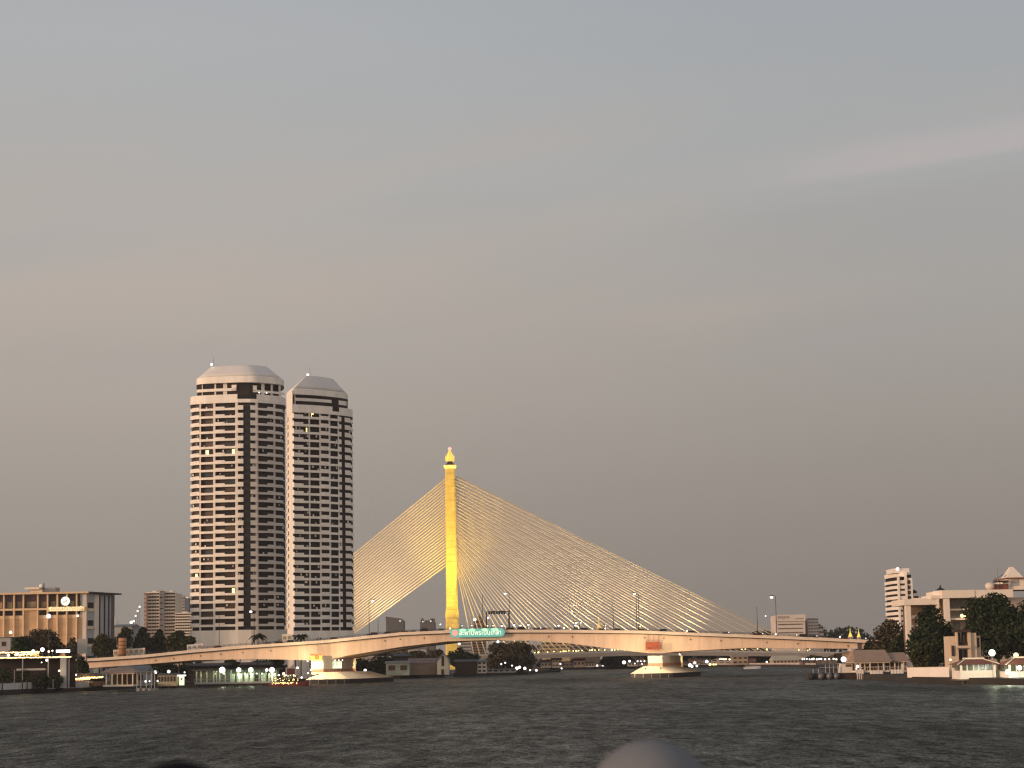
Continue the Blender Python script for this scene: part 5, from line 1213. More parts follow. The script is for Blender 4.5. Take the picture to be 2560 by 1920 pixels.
# ------------------------------------------------------------------ far bank
far_w = [mat('far_house_%s' % n, c, .85, .15, .2) for n, c in (('cream', (.40, .34, .27)), ('grey', (.30, .27, .24)), ('brown', (.19, .14, .11)), ('white', (.50, .44, .38)), ('tan', (.34, .25, .17)))]
far_r = [rooftile_b, rooftile, roofgrey, roofdark]
rnd = random.Random(5)
kinds = ['cream', 'grey', 'brown', 'white', 'tan']; rk = ['brown', 'red', 'grey', 'dark']
for i, (x0, x1, ye, yr, w_, r_) in enumerate(((1352, 1378, 1656, 1650, 1, 2), (1380, 1404, 1650, 1645, 0, 0), (1406, 1432, 1657, 1652, 2, 3), (1434, 1462, 1652, 1646, 4, 1), (1464, 1486, 1659, 1655, 3, 0), (1570, 1596, 1656, 1650, 3, 2), (1598, 1618, 1652, 1646, 1, 0),
        (1690, 1722, 1654, 1648, 2, 3), (1724, 1750, 1652, 1645, 0, 0), (1752, 1776, 1648, 1643, 1, 2), (1778, 1830, 1648, 1643, 3, 2), (1832, 1870, 1641, 1636, 4, 0), (1872, 1890, 1652, 1646, 2, 1), (2005, 2040, 1652, 1648, 2, 3), (2042, 2092, 1650, 1646, 2, 0))):
    D = 1290 if x0 < 1800 else 1240
    if x0 > 2000: D = 1120
    house(x0, x1, ye, yr, 1668, D, 10, far_w[w_], far_r[r_], '%s walled far bank house with a %s roof, %s from the left under the girder' % (kinds[w_], rk[r_], ('first', 'second', 'third', 'fourth', 'fifth', 'sixth', 'seventh', 'eighth', 'ninth', 'tenth', 'eleventh', 'twelfth', 'thirteenth', 'fourteenth', 'fifteenth')[i]), gable=(i % 4 == 2), wins=3, rows=1 if ye > 1650 else 2, group='houses on the far bank')
house(1933, 2004, 1650, 1639, 1664, 1220, 16, mat('hall_cream', (.42, .36, .26), .8, .1, .2), mat('hall_tan_roof', (.46, .40, .28), .8, .1, .2), 'large tan roofed riverside hall on the far bank right of the pier', 'hall', wins=8, hip=.06)
o = thing('promenade_wall', 'pale low promenade wall along the far bank waterline', 'wall', G(1600, 1671).xy.to_3d())
pw = [G(px, py) for px, py in ((1350, 1675.5), (1420, 1673), (1600, 1670.8), (1780, 1667.8), (1960, 1667.4), (2040, 1669))]
MB().strip([Vector((p.x, p.y + 1.2, 2.3)) for p in pw], [Vector((p.x, p.y + 1.2, 1.0)) for p in pw], (0, .6, 0)).build('wall', mat('promenade_pink', (.52, .42, .36), .8, .2, .08), o)
for i, (x0, x1, yt) in enumerate(((1340, 1420, 1649), (1412, 1470, 1652), (1496, 1566, 1634), (1546, 1590, 1640), (1604, 1640, 1640), (1690, 1740, 1636), (1736, 1790, 1634), (1790, 1850, 1632), (1860, 1950, 1632), (2000, 2070, 1640), (2060, 2140, 1634))):
    tree(x0, x1, yt, 1668, 1320 if x0 < 2000 else 1160, ('dark round tree on the far bank between the houses', 'low dark tree behind the far bank promenade', 'dull tree on the far bank under the girder')[i % 3] + ', ' + ('first', 'second', 'third', 'fourth', 'fifth', 'sixth', 'seventh', 'eighth', 'ninth', 'tenth', 'last')[i] + ' from the left', leaf if i % 2 else leaf_b, 900, .9, seed=60 + i, group='trees on the far bank')
# large blocks under the deck between the two bridges
ywall = mat('yellowish_block_wall', (.40, .31, .17), .8, .12, .1)
block(1355, 1424, 1606, 1560, 24, 4, 8, ywall, 'yellowish old block with square dark windows behind the stay cables', mat('far_window3', (.06, .04, .03), .6, .3, .1), 'apartment_building', style='', ybot=1642, frac=.5)
block(1424, 1500, 1608, 1600, 24, 4, 8, brn, 'brown block with dark windows right of the yellowish old block', mat('far_window3', (.06, .04, .03), .6, .3, .1), 'apartment_building', style='', ybot=1642, frac=.5)
block(1263, 1322, 1595, 1480, 24, 4, 6, cream_f, 'pale block with window rows just above the dome shaped tree', mat('far_window3', (.06, .04, .03), .6, .3, .1), 'apartment_building', style='', ybot=1625, frac=.5)
block(1146, 1178, 1600, 1420, 20, 5, 5, grey_w, 'grey block with thin mullions under the bridge right of the pylon', darkgl, 'apartment_building', style='', ybot=1640, frac=.5)
block(1180, 1214, 1594, 1380, 20, 7, 4, brn, 'brown balconied block under the bridge beside the yellow lowest cable', recess, 'apartment_building', ybot=1640, frac=.5)
house(1020, 1066, 1622, 1617, 1650, 1150, 14, grey_w, roofgrey, 'pale shed top far under the bridge left of the pylon leg', 'shed', wins=3)
# lamps along the far bank
for i, (px, py, d, m) in enumerate(((1401, 1660, 5, L_white), (1404, 1671, 5, L_white), (1493, 1664, 6, L_white), (1507, 1664.5, 3.5, L_white), (1560, 1656, 11, L_cool), (1574, 1653, 7, L_white), (1594, 1653, 5, L_white), (1602, 1653, 4, L_white), (1611, 1653, 4.5, L_white), (1605, 1660, 4, L_white), (1587, 1659, 4, L_white),
        (1692, 1659, 5, L_yel), (1697, 1659, 4, L_yel), (1725, 1663, 11, L_cool), (1737, 1657, 8, L_cool), (1730, 1666, 8, L_cool), (1742, 1665, 7, L_cool), (1767, 1654, 10, L_cool), (1775, 1661, 8, L_yel), (1784, 1661, 6, L_yel), (1790, 1661, 5, L_yel), (1699, 1636, 5, L_white), (1800, 1648, 4, L_warm), (1805, 1648, 4, L_warm), (1810, 1648, 4, L_warm), (1815, 1648, 4, L_warm), (1824, 1648.5, 5, L_warm),
        (1871, 1662.5, 4, L_white), (1883, 1661, 5, L_warm), (1889, 1662, 5, L_yel), (1917, 1655, 6, L_white), (2013, 1659.5, 4, L_white), (2025, 1659.5, 4, L_white))):
    lamp(px, py, 1262 if px < 1900 else 1150, d, m, {L_white: 'white lamp on the far bank promenade under the girder', L_cool: 'bluish white lamp on the far bank right of the right pier', L_yel: 'yellow lamp on the far bank right of the right pier', L_warm: 'warm lamp on the far bank houses right of the right pier'}[m], 'lamp', 'lamps along the far bank', LAND, r=.1)
for i, px in enumerate((2006, 2011, 2017, 2024, 2030, 2034, 2042, 2048, 2053, 2063, 2073, 2084, 2091)):
    lamp(px, 1648.3 - (i % 3) * .5, 1100, 5.5 if i > 3 else 4.5, L_warm if i in (4, 5) else L_white, 'white lamp in the even row above the far jetty right of the tan hall', 'lamp', 'row of lamps right of the tan roofed hall', LAND, r=.07)
lamp(2109, 1648.5, 700, 17, L_cool, 'brightest bluish white floodlight above the white cabin pontoon', base=LAND, r=.12)
# far wood as one mass behind the right end of the bridge
wd = MB(); rw = random.Random(3)
for i in range(2600):
    x_ = rw.uniform(X(1890, 1700), X(2330, 1700)); y_ = rw.uniform(1660, 1740); z_ = LAND + (24 + 4 * math.sin(x_ * .06) + 3 * math.sin(x_ * .17)) * rw.random() ** .6
    s1 = rw.uniform(1.0, 2.4); a = rw.random() * 3
    wd.add([(x_ - s1 * math.cos(a), y_ - s1 * math.sin(a), z_), (x_, y_, z_ - s1 * .7), (x_ + s1 * math.cos(a), y_ + s1 * math.sin(a), z_), (x_, y_, z_ + s1 * .8)], [(0, 1, 2, 3)])
o = wd.build('far_woods', leaf); tag(o, 'dark far treeline behind the right end of the bridge', 'woods', kind='stuff')
wd = MB()
for i in range(2600):
    x_ = rw.uniform(X(880, 1800), X(1900, 1800)); y_ = rw.uniform(1760, 1840); z_ = LAND + (13 + 3 * math.sin(x_ * .05) + 3 * math.sin(x_ * .13)) * rw.random() ** .6
    s1 = rw.uniform(1.0, 2.6); a = rw.random() * 3
    wd.add([(x_ - s1 * math.cos(a), y_ - s1 * math.sin(a), z_), (x_, y_, z_ - s1 * .7), (x_ + s1 * math.cos(a), y_ + s1 * math.sin(a), z_), (x_, y_, z_ + s1 * .8)], [(0, 1, 2, 3)])
o = wd.build('far_woods', leaf_b); tag(o, 'dark far treeline behind the cable stayed bridge', 'woods', kind='stuff')
boat(1881, 1672.5, 9, 'small lit boat crossing in front of the far bank promenade', carpaint['white'], grey_w, grey_w, 'river_boat', wide=2.2, cabh=1.6)
boat(1340, 1680.5, 8, 'small dark boat with a white lamp at the tip of the wooded point', hullblack, grey_w, roofgrey, 'river_boat', wide=2.2, cabh=1.6)

# ------------------------------------------------------------------ right bank
# white tower with swept balconies
D = 700.0
o = thing('curved_tower', 'white apartment tower with curved stacked balconies on the right bank', 'tower', (X(2250, D), D, LAND))
cw = mat('warm_white_wall', (.82, .74, .66), .75, .06, .2)
def cplan(x0, x1, bow, off=0.0):
    pts = []
    for i in range(9):
        t_ = i / 8; yy = D - off + bow * (1 - t_) ** 2.2; pts.append((X(x0 + (x1 - x0) * t_, yy, 1500), yy))
    return pts
cp = cplan(2214, 2268, 20.0); back = [(X(2287, D), D + .5), (X(2290, D), D + 22), (X(2222, D + 24), D + 24)]
MB().prism(cplan(2217, 2268, 19, -1.3) + back, LAND, Z(1437, D, 2250)).build('core_wall', recess, o)
nf = 12
for k in range(nf):
    yb = 1446 + k * 13.1; z0, z1 = Z(yb + 12.2, D, 2240), Z(yb + 4.6, D, 2240)
    M = MB()
    for a, c in zip(cp, cp[1:]): M.hexa([(a[0], a[1], z0), (c[0], c[1], z0), (c[0], c[1] + 1.2, z0), (a[0], a[1] + 1.2, z0)], [(a[0], a[1], z1), (c[0], c[1], z1), (c[0], c[1] + 1.2, z1), (a[0], a[1] + 1.2, z1)])
    M.build('balcony', cw, o)
MB().box(X(2252, D), X(2256.5, D), D - .3, D + 1.1, LAND, Z(1440, D, 2250)).build('column', cw, o)
MB().box(X(2270, D), X(2275, D), D - .4, D + 2, LAND, Z(1436, D, 2250)).build('column', cw, o)
MB().box(X(2275.1, D), X(2289, D), D + .1, D + 22, LAND, Z(1444.5, D, 2280)).build('stair_tower', cw, o)
for k in range(10):
    yb = 1446 + k * 13.1
    if k: MB().box(X(2257.5, D), X(2269, D), D + .1, D + .35, Z(yb + 4.4, D, 2262), Z(yb, D, 2262)).build('window', glass_b, o)
    MB().box(X(2257, D), X(2269.5, D), D - .05, D + .3, Z(yb + 12.6, D, 2262), Z(yb + 4.6, D, 2262)).build('spandrel', cw, o)
    MB().box(X(2276.5, D), X(2283.5, D), D - .05, D + .25, Z(yb + 13.5, D, 2280), Z(yb + 4.5, D, 2280)).build('window', glass_b, o)
MB().prism([(x, y - .3) for x, y in cplan(2213.5, 2268, 20.3)] + [(X(2275, D), D - .3), (X(2276, D), D + 18), (X(2219, D + 22), D + 22)], Z(1442, D, 2240), Z(1432, D, 2240)).build('roof_band', cw, o)
MB().box(X(2243, D), X(2284, D), D + 1, D + 14, Z(1432, D, 2260), Z(1420.5, D, 2260)).build('roof_house', cw, o)
MB().ball((X(2254, D), D + .5, Z(1421.5, D, 2254)), .45, 8, 6).build('roof_lamp', L_white, o)
MB().tube((X(2268, D), D + 6, Z(1420, D, 2268)), (X(2268, D), D + 6, Z(1415, D, 2268)), .12, 5).build('antenna', steel, o)
D = 705
o = thing('low_block', 'small white roof block with one dark opening right of the curved tower', 'building', (X(2298, D), D, LAND))
MB().box(X(2290.5, D), X(2307, D), D, D + 14, LAND, Z(1483, D, 2298)).build('wall', cw, o); MB().box(X(2291.5, D), X(2302, D), D - .08, D + .1, Z(1494.5, D, 2298), Z(1490, D, 2298)).build('window', glass, o)
MB().lathe((X(2297, D), D + 4, Z(1483, D, 2298)), [(.9, 0), (1.1, .7), (.2, 1.3)], 10).build('tank', blacksteel, o)
# riverside hotel
D = 600.0
o = thing('riverside_hotel', 'cream riverside hotel with long blank parapets behind the big right bank trees', 'hotel', (X(2420, D), D, LAND))
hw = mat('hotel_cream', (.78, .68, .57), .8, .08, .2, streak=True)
def hb(x0, x1, y0, y1, dy0, dy1, m=hw, nm='wall', par=None):
    pc = (x0 + x1) / 2; return MB().box(X(x0, D + dy0, 1550), X(x1, D + dy0, 1550), D + dy0, D + dy1, Z(y1, D + dy0, pc) if y1 < 1699 else LAND, Z(y0, D + dy0, pc)).build(nm, m, par or o)
hb(2262, 2346, 1497, 1512, 0, 20, nm='parapet'); hb(2266, 2278, 1512.1, 1700, .5, 3, nm='column'); hb(2280, 2346, 1512.1, 1700, 6, 20, brown, 'wall')
hb(2290, 2345, 1495, 1497, 3, 18, nm='roof_slab'); hb(2330, 2362, 1488, 1496.5, -.6, 14, nm='roof_slab')
for k in range(5): hb(2279, 2340, 1538 + k * 24, 1546 + k * 24, 3.2, 5.9, nm='balcony')
hb(2346.2, 2350, 1497, 1700, -.4, 3, nm='column'); hb(2350.2, 2362, 1497, 1700, 5, 14, nm='wall'); hb(2362.2, 2376, 1495, 1700, -1, 4, nm='column')
hb(2358, 2440, 1475, 1494.5, -1.5, 22, nm='parapet'); hb(2440.5, 2536, 1474, 1494, -1.3, 22, nm='parapet')
MB().lathe((X(2362, D), D + 2.2, Z(1495, D, 2362)), [(2.3, 0), (2.3, 1.6), (2.0, 2.1), (.2, 2.3)], 16).build('round_corner', hw, o)
MB().lathe((X(2369, D), D + 6, Z(1475, D, 2369)), [(1.6, 0), (.9, .5), (.3, .9), (.1, 1.7)], 10).build('roof_ornament', blacksteel, o)
hb(2376.2, 2600, 1494.6, 1700, 5, 22, mat('hotel_cream_shaded', (.45, .37, .29), .8, .15, .3), 'wall')  # hotel cream darkened: shade on the set-back wall is in the colour
for a, c, y0, y1 in ((2378, 2400, 1498, 1522), (2402, 2424, 1498, 1522), (2378, 2398, 1530, 1541), (2400, 2420, 1530, 1541), (2384, 2400, 1556, 1584), (2430, 2452, 1498, 1522)):
    hb(a, c, y0, y1, 4.8, 5.1, mat('hotel_glass', (.17, .15, .11), .25, .3, .4), 'window')
hb(2376.3, 2440, 1521.5, 1525.5, 1.5, 4.9, nm='balcony'); hb(2376.3, 2440, 1545, 1549.5, 0, 4.9, nm='balcony'); hb(2376.3, 2440, 1590, 1594, 0, 4.9, nm='balcony')
hb(2524, 2620, 1446, 1473.8, 4, 20, nm='penthouse'); hb(2533, 2551, 1449, 1464, 3.8, 4.2, grey_w, 'window'); hb(2522, 2620, 1443, 1446, 3, 20, rooftile, 'roof_edge')
MB().loft([[(X(2537, D), D + 5, Z(1443, D, 2545)), (X(2580, D), D + 5, Z(1443, D, 2545)), (X(2580, D), D + 13, Z(1443, D, 2545)), (X(2537, D), D + 13, Z(1443, D, 2545))], [(X(2554, D), D + 8, Z(1414, D, 2550)), (X(2560, D), D + 8, Z(1414, D, 2550)), (X(2560, D), D + 10, Z(1414, D, 2550)), (X(2554, D), D + 10, Z(1414, D, 2550))]]).build('pointed_roof', hw, o)
MB().lathe((X(2486, D), D + 2, Z(1473, D, 2486)), [(.6, 0), (1.2, .6), (1.2, 1.4), (.7, 1.9), (.1, 2.0)], 12).build('water_tank', white_w, o)
hb(2492, 2525, 1460, 1473.5, 3, 8, rooftile, 'roof_shed'); hb(2500, 2526, 1451, 1454, 2, 9, blacksteel, 'canopy')
for px in (2503, 2513, 2523): MB().box(X(px, D) - .08, X(px, D) + .08, D + 2.2, D + 2.4, Z(1461, D, px), Z(1453, D, px)).build('canopy_post', blacksteel, o)
M = MB()
for k, (px, py) in enumerate(((2483, 1448), (2490, 1444), (2497, 1440), (2503, 1437), (2509, 1440))):
    q = P(px, py, D + 2); M.tube((q.x, q.y, q.z - .35), (q.x + .9, q.y, q.z + .3), .10, 5)
M.tube(P(2494, 1473, D + 2), P(2494, 1420, D + 2), .07, 5); M.build('aerial', steel, o)
hang_lamp(2405, 1539.5, D - 1, 11, L_yel, 'warm yellow lamp under the hotel balcony between the two big trees', None, .3)
hang_lamp(2413, 1540, D - 1, 5, L_yel, 'smaller yellow lamp right beside the warm hotel balcony lamp', None, .3)
# trees of the right bank
tree(2172, 2282, 1548, 1664, 640, 'olive tree below the curved white tower', leaf_b, 2300, .45, seed=80)
tree(2262, 2405, 1512, 1672, 560, 'big dark tree in front of the hotel parapet, left of the two', leaf, 4200, .40, seed=81, dens=14)
tree(2402, 2590, 1482, 1648, 545, 'biggest dark tree hiding the right part of the hotel', leaf, 6500, .42, seed=82, dens=16)
tree(2500, 2650, 1500, 1650, 535, 'dark tree at the right edge beside the biggest tree', leaf, 3500, .40, seed=83)
tree(2205, 2300, 1590, 1660, 622, 'dark low tree behind the brown roofed right pier pavilion', leaf, 1500, .4, seed=84)
tree(2270, 2352, 1600, 1668, 520, 'leafy low tree behind the white right bank wall', leaf_y, 1600, .32, seed=85)
tree(2155, 2200, 1600, 1650, 690, 'dark tree at the right end of the concrete bridge', leaf, 1000, .45, seed=86)
# old house with dark openings
D = 500.0
o = thing('river_house', 'tan two storey old house with dark framed openings behind the red roofed pavilion', 'house', (X(2420, D), D, LAND))
ow = mat('old_house_tan', (.60, .47, .34), .8, .12, .5, streak=True)
def ob(x0, x1, y0, y1, dy0, dy1, m=ow, nm='wall'):
    pc = (x0 + x1) / 2; return MB().box(X(x0, D + dy0, 1620), X(x1, D + dy0, 1620), D + dy0, D + dy1, Z(y1, D + dy0, pc) if y1 < 1669 else LAND, Z(y0, D + dy0, pc)).build(nm, m, o)
ob(2376, 2452, 1590, 1670, 1.6, 9); ob(2392, 2396, 1580, 1670, 0, 1.5, nm='column'); ob(2422, 2428, 1576, 1670, 0, 1.5, nm='column'); ob(2428.1, 2442, 1582, 1670, .6, 1.5, nm='wall')
ob(2392, 2428, 1614, 1620, -.7, -.05, nm='ledge'); ob(2390, 2430, 1574, 1579.8, -.5, 2, dkbrown, 'eave')
for a, c in ((2397, 2402.5), (2405, 2410), (2412.5, 2418), (2420, 2421.8)): ob(a, c, 1582, 1604, 1.3, 1.7, glass, 'window')
ob(2397, 2421.5, 1604.2, 1613.8, .9, 1.7, dkbrown, 'parapet'); ob(2397, 2417, 1623, 1649, 1.3, 1.7, glass, 'door'); ob(2406, 2408, 1623, 1649, 1.1, 1.29, steel, 'mullion')
ob(2444, 2449, 1594, 1618, 1.3, 1.7, glass, 'window'); ob(2376, 2391.8, 1606, 1670, .2, 1.5, nm='wall')
ob(2379, 2386, 1614, 1640, -.05, .4, dkbrown, 'window')
# red roofed riverside pavilions
def redpav(x0, x1, ye, yr, yw0, yw1, D, dep, label, win, ridge=white_w):
    o = thing('river_pavilion', label, 'pavilion', (X((x0 + x1) / 2, D), D, 0)); xa, xb = X(x0, D), X(x1, D); pc = (x0 + x1) / 2
    ze, zr = Z(ye, D, pc), Z(yr, D, pc); z0, z1 = max(.9, Z(yw1, D, pc)), Z(yw0, D, pc)
    wl_ = MB().box(xa, xb, D, D + dep, z0, z1).build('wall', cw, o)
    MB().box(xa, xb, D + .25, D + dep - .2, z1 + .003, ze - .02).build('glazing', mat('pavilion_glass', (.10, .11, .075), .2, .3, .6), o)
    for f_ in win: x_ = xa + (xb - xa) * f_; MB().box(x_ - .13, x_ + .13, D + .02, D + .22, z1 + .003, ze - .02).build('column', cw, o)
    for x_ in (xa + .25, xb - .25): MB().box(x_ - .25, x_ + .25, D + .01, D + .24, z1 + .004, ze - .03).build('corner_pier', cw, o)
    A = [(xa - .7, D - .8, ze), (xb + .7, D - .8, ze), (xb + .7, D + dep + .8, ze), (xa - .7, D + dep + .8, ze)]; hp = (xb - xa) * .26
    Rr = [(xa + hp, D + dep * .42, zr), (xb - hp, D + dep * .42, zr), (xb - hp, D + dep * .58, zr), (xa + hp, D + dep * .58, zr)]
    MB().hexa(A, Rr).build('roof', rooftile, o)
    rp = MB().box(xa + hp - .3, xb - hp + .3, D + dep * .38, D + dep * .62, zr, zr + .35)
    for a, c in zip(A[:2], Rr[:2]): rp.tube((a[0], a[1], a[2] + .08), (c[0], c[1], c[2] + .08), .12, 5)
    rp.build('ridge', ridge, o)
    MB().box(xa - .4, xb + .4, D - .3, D + dep, z0 - .35, z0).build('base_slab', concrete_dk, o)
    for i in range(7): x_ = xa + (xb - xa) * (i + .5) / 7; MB().tube((x_, D + .6, -1), (x_, D + .6, z0 - .35), .22, 7).build('pile', concrete_dk, o)
    return o
redpav(2399, 2488, 1661, 1648, 1676, 1697.5, 470, 9, 'cream river pavilion with a red hip roof and a window row', (.2, .38, .52, .72))
redpav(2520, 2620, 1661, 1645, 1678, 1698.5, 462, 9, 'second red roofed pavilion, cut off at the right picture edge', (.2, .4, .6, .8))
o = thing('link_wall', 'greenish lit wing wall joining the two red roofed pavilions', 'wall', (X(2505, 474), 474, 0))
MB().box(X(2488.5, 474), X(2519.5, 474), 473, 474, .9, Z(1676, 474, 2505)).build('wall', mat('greenish_wall', (.5, .52, .42), .8, .1, .4), o)
MB().box(X(2488.5, 474), X(2519.5, 474), 472.6, 474.4, Z(1675.9, 474, 2505), Z(1674.5, 474, 2505)).build('coping', cw, o)
MB().box(X(2371, 480), X(2398.5, 480), 476, 477, LAND - .2, Z(1669, 478, 2385)).build('wall', cw, thing('garden_wall', 'short cream garden wall left of the red roofed pavilion', 'wall', (X(2385, 476), 476, LAND)))
# white wall along the quay
o = thing('white_quay_wall', 'long cream painted quay wall between the pier pavilion and the red roofed pavilion', 'wall', (X(2320, 500), 500, LAND))
pts = [Vector((X(2267, 512), 512, 0)), Vector((X(2320, 500), 500, 0)), Vector((X(2371, 489), 489, 0))]
MB().strip([Vector((p.x, p.y, Z(1669, p.y, 2320))) for p in pts], [Vector((p.x, p.y, LAND - .2)) for p in pts], (0, .5, 0)).build('wall', cw, o)
MB().strip([Vector((p.x, p.y - .12, Z(1667.6, p.y, 2320))) for p in pts], [Vector((p.x, p.y - .12, Z(1668.9, p.y, 2320))) for p in pts], (0, .75, 0)).build('coping', white_w, o)
for px, py, d, D, m, lb in ((2480, 1632, 21, 464, L_grn, 'huge dazzling floodlight above the roof of the cream river pavilion'), (2519, 1680, 15, 458, L_grn, 'bright floodlight at the waterside corner between the red roofed pavilions'), (2549, 1669.5, 15, 457, L_cool, 'bright floodlight in front of the second red roofed pavilion'), (2540, 1638, 15, 480, L_yel, 'yellow lantern above the second red roofed pavilion'), (2376, 1649.5, 6, 478, L_warm, 'small warm lamp left of the tan old house')):
    lamp(px, py, D, d, m, lb, base=.5 if py > 1660 else LAND, r=.07, name='floodlight_post')
point('flood_glow', P(2484, 1634, 460), 1700, (.88, 1.0, .70), .6); point('flood_glow', P(2522, 1679, 455), 1500, (.9, 1.0, .76), .4); point('flood_glow', P(2549, 1670, 454), 1200, (.95, 1.0, .9), .4)
# brown roofed pier pavilion, cabin and pontoon
D = 590
o, zd, ze = pavilion(2139, 2222, 1653, 1624.5, 1676, D, 9, (2150, 2174, 2208), rooftile_b, 'pier pavilion with a big brown gable roof on the right bank', white_w, white_w, True, gablex=True)
o2, _, _ = pavilion(2222, 2268, 1651, 1631, 1676, D + 1, 8, (2236, 2258), rooftile_b, 'lower brown roofed pier pavilion joined to the bigger one', white_w, white_w, True, gablex=True)
o3, _, _ = pavilion(2137, 2160, 1652, 1634, 1676, D + 9, 6, (2140, 2148), rooftile_b, 'small brown roofed wing behind the left end of the big pier pavilion', white_w, white_w, False, gablex=True)
for i, (x0, x1, y0, y1) in enumerate(((2139, 2158, 1674, 1684), (2174, 2206, 1676, 1688), (2226, 2258, 1674, 1686))):
    c_ = thing('pier_screen', ('short', 'long', 'right')[i] + ' cream boarded screen hanging below the brown pier pavilion deck', 'screen', (X((x0 + x1) / 2, D - 1), D - 1, 1)); MB().box(X(x0, D - 1), X(x1, D - 1), D - 1, D - .6, Z(y1, D - 1, x0), Z(y0, D - 1, x0)).build('boarding', cw, c_)
    for k in range(4): x_ = X(x0 + (x1 - x0) * (k + .5) / 4, D - 1); MB().box(x_ - .1, x_ + .1, D - 1.1, D - 1.003, -.8, Z(y0, D - 1, x0)).build('post', cw, c_)
D = 600
o = thing('pontoon_cabin', 'small white cabin with one window on the dark landing pontoon', 'cabin', (X(2120, D), D, .8)); xa, xb = X(2099, D), X(2139, D)
MB().hexa([(xa, D, Z(1682, D, 2120)), (xb, D, Z(1682, D, 2120)), (xb, D + 4, Z(1682, D, 2120)), (xa, D + 4, Z(1682, D, 2120))], [(xa + .4, D, Z(1659, D, 2120)), (xb - .4, D, Z(1659, D, 2120)), (xb - .4, D + 4, Z(1659, D, 2120)), (xa + .4, D + 4, Z(1659, D, 2120))]).build('wall', cw, o)
MB().box(X(2113, D), X(2127.5, D), D - .06, D + .1, Z(1667, D, 2120), Z(1661, D, 2120)).build('window', mat('cabin_window', (.14, .12, .08), .4, .2, .5), o); MB().box(xa, xb, D - .4, D + 4.4, Z(1659, D, 2120) + .003, Z(1657.5, D, 2120)).build('roof', grey_w, o)
o = thing('landing_pontoon', 'dark landing pontoon with tall posts and round fenders carrying the white cabin', 'pontoon', (X(2080, D), D, 0))
MB().box(X(2020, D), X(2150, D), D - .8, D + 5, -.6, Z(1682.2, D, 2100)).build('float', dkbrown, o)
for px in (2031, 2044, 2062, 2072, 2082, 2093): MB().box(X(px, D) - .1, X(px, D) + .1, D - .6, D - .4, .9, Z(1662 if px > 2050 else 1672, D, px)).build('post', grey_w, o)
for px in (2026, 2049, 2070, 2088): MB().ball((X(px, D), D - 1.3, .9), .95, 10, 7).build('fender', steel if px != 2026 else blacksteel, o, True)
MB().box(X(2045, D), X(2096, D), D - .55, D - .45, Z(1669, D, 2070), Z(1668, D, 2070)).build('handrail', grey_w, o)
lamp(2144, 1666, 585, 9, L_warm, 'warm lamp between the white cabin and the brown pier pavilion', base=1, r=.05); lamp(2141, 1672, 584, 4, L_white, 'small white lamp low beside the white cabin', base=1, r=.05)
point('pavilion_light', (X(2180, 594), 594, 5.5), 120, (1, .8, .6))
# bridge end at the right bank
D = BD
o = thing('bridge_abutment', 'tan concrete abutment block under the right end of the bridge', 'abutment', (X(2150, D), D + 2, LAND))
MB().box(X(2138, D), X(2174, D), D + 2, D + 30, LAND, Z(1628, D, 2150)).build('block', concrete, o); MB().box(X(2146, D), X(2156, D), D + 1, D + 3, Z(1627.9, D, 2150), Z(1606, D, 2150)).build('joint', concrete_dk, o)

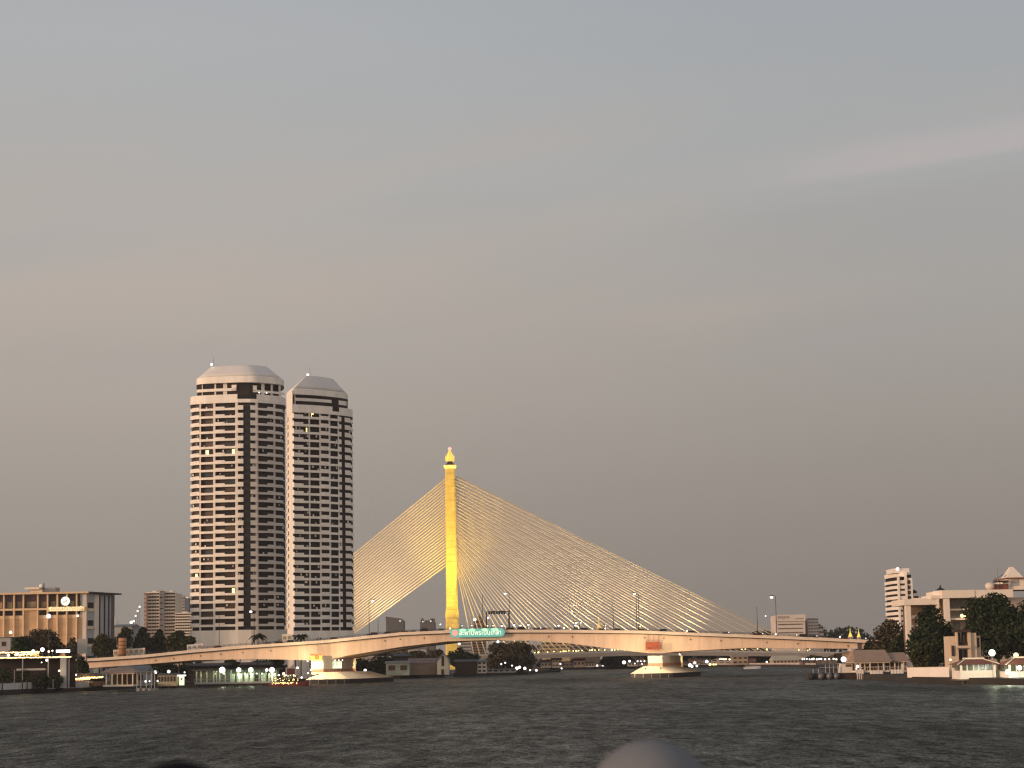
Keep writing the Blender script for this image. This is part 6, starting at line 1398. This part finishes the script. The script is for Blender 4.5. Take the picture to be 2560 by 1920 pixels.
# ------------------------------------------------------------------ the deck we stand on and the two heads in front
VZ = CAMZ - 1.75
dk = MB().box(-8, 8, -6, 5.2, VZ - .4, VZ).build('viewing_deck', dkbrown); tag(dk, 'boarded viewing deck below the picture', kind='structure')
for x_ in (-7.5, 0, 7.5): pass
dkl = MB()
for x_ in (-7, 0, 7): dkl.tube((x_, -5, -2), (x_, -5, VZ - .4), .3, 8); dkl.tube((x_, 4.6, -2), (x_, 4.6, VZ - .4), .3, 8)
tag(dkl.build('deck_legs', dkbrown), 'timber legs of the viewing deck', kind='structure')
def person(px, py, D, R_, label, hairm, shirtm, trousm, skinm, cap):
    tp = P(px, py, D); H = tp.z - VZ; k = H / 1.68; x, y = tp.x, D
    o = thing('person', label, 'person', (x, y, VZ))
    V_ = []; Ed = []; Rd = []
    def v(dx_, dy_, z_, r): V_.append((x + dx_ * k, y + dy_ * k, VZ + z_ * k)); Rd.append(r * k); return len(V_) - 1
    def e(*ids):
        for a, b_ in zip(ids, ids[1:]): Ed.append((a, b_))
    pel = v(0, 0, .92, .15); wa = v(0, .01, 1.08, .135); ch_ = v(0, .01, 1.27, .16); nb = v(0, 0, 1.40, .075); nk = v(0, .01, 1.46, .055)
    hd0 = v(0, .03, 1.53, .075); hd1 = v(0, .02, 1.60, .085)
    e(pel, wa, ch_, nb, nk, hd0, hd1)
    for s_ in (-1, 1):
        hip = v(s_ * .09, 0, .86, .10); kn = v(s_ * .10, .02, .48, .062); an = v(s_ * .10, -.01, .09, .042); toe = v(s_ * .11, .15, .045, .035); e(pel, hip, kn, an, toe)
        shd = v(s_ * .18, 0, 1.36, .065); el_ = v(s_ * .25, -.02, 1.08, .045); wr = v(s_ * .25, .06, .86, .03); pm = v(s_ * .25, .08, .80, .034); e(ch_, shd, el_, wr, pm)
        for f_ in range(4):
            a = v(s_ * .25 + (f_ - 1.5) * .008, .085 + (f_ - 1.5) * .017, .745, .009); b2 = v(s_ * .248 + (f_ - 1.5) * .008, .095 + (f_ - 1.5) * .017, .715 - .008 * (f_ in (1, 2)), .008); e(pm, a, b2)
        t1 = v(s_ * .225, .125, .79, .011); t2 = v(s_ * .215, .14, .755, .009); e(wr, t1, t2)
    me = bpy.data.meshes.new('body'); me.from_pydata([tuple(Vector(q) - Vector((x, y, VZ))) for q in V_], Ed, []); me.materials.append(skinm)
    b_ = bpy.data.objects.new('body', me); col.objects.link(b_); b_.parent = o
    b_.modifiers.new('skin', 'SKIN'); sv_ = me.skin_vertices[0].data
    for i, r in enumerate(Rd): sv_[i].radius = (r, r)
    sv_[0].use_root = True
    su = b_.modifiers.new('sub', 'SUBSURF'); su.levels = 1; su.render_levels = 2
    hb_ = MB().ball((x, y + .02, tp.z - R_), R_, 20, 14, 1.0)
    hb_.build('hat' if cap else 'hair', hairm, o, True)
    if cap: MB().lathe((x, y + .02, tp.z - R_ * 1.25), [(R_ * 1.0, -.02), (R_ * 1.02, .02)], 24).build('hat_band', hairm, o, True)
    fc_ = MB().ball((x, y + .085, tp.z - .155), .012, 8, 6, 1.6)
    for s_ in (-1, 1): fc_.ball((x + s_ * .033, y + .082, tp.z - .125), .011, 8, 6); fc_.ball((x + s_ * .085, y + .01, tp.z - .14), .022, 8, 6, 1.4)
    fc_.ball((x, y + .082, tp.z - .19), .016, 8, 6, .4); fc_.build('face', skinm, o, True)
    MB().loft([[(x + a * math.cos(2 * math.pi * i / 16) * k, y + b2 * math.sin(2 * math.pi * i / 16) * k, VZ + z_ * k) for i in range(16)] for a, b2, z_ in ((.19, .15, .84), (.18, .155, 1.05), (.215, .165, 1.28), (.20, .12, 1.385), (.075, .07, 1.44))], False).build('shirt', shirtm, o, True)
    tr = MB()
    for s_ in (-1, 1): tr.loft([[(x + (s_ * cx + a * math.cos(2 * math.pi * i / 12)) * k, y + a * math.sin(2 * math.pi * i / 12) * k, VZ + z_ * k) for i in range(12)] for a, z_, cx in ((.062, .07, .10), (.08, .48, .10), (.115, .84, .085), (.13, .93, .07))])
    tr.build('trousers', trousm, o, True)
    return o
skin = mat('skin', (.42, .26, .18), .6, .05, 8)
person(1625, 1851, 3.85, .118, 'person with a smooth rounded grey hat, only the crown showing at the bottom edge', mat('grey_felt', (.145, .155, .165), .95, .15, 12), mat('grey_shirt', (.2, .2, .21), .9, .1, 5), mat('dark_trousers', (.03, .03, .04), .9, .1, 5), skin, True)
person(442, 1903, 3.9, .112, 'person with black hair, only the top of the head showing at the bottom left', mat('black_hair', (.004, .004, .004), .8, .2, 30, spec=.1), mat('navy_shirt', (.03, .04, .08), .9, .1, 5), mat('dark_trousers', (.03, .03, .04), .9, .1, 5), skin, False)

# ------------------------------------------------------------------ evening haze over the whole place
hz = MB().box(-2600, 2600, -40, 2700, -3, 190).build('haze', bpy.data.materials.new('haze_air'))
hm = hz.data.materials[0]; hm.use_nodes = True; ht = hm.node_tree; ht.nodes.clear()
ho = ht.nodes.new('ShaderNodeOutputMaterial'); hv = ht.nodes.new('ShaderNodeVolumePrincipled')
hv.inputs['Color'].default_value = (.80, .80, .82, 1); hv.inputs['Density'].default_value = 0.00006; hv.inputs['Anisotropy'].default_value = 0.2
ht.links.new(hv.outputs[0], ho.inputs['Volume']); tag(hz, 'thin brownish evening haze', kind='stuff')
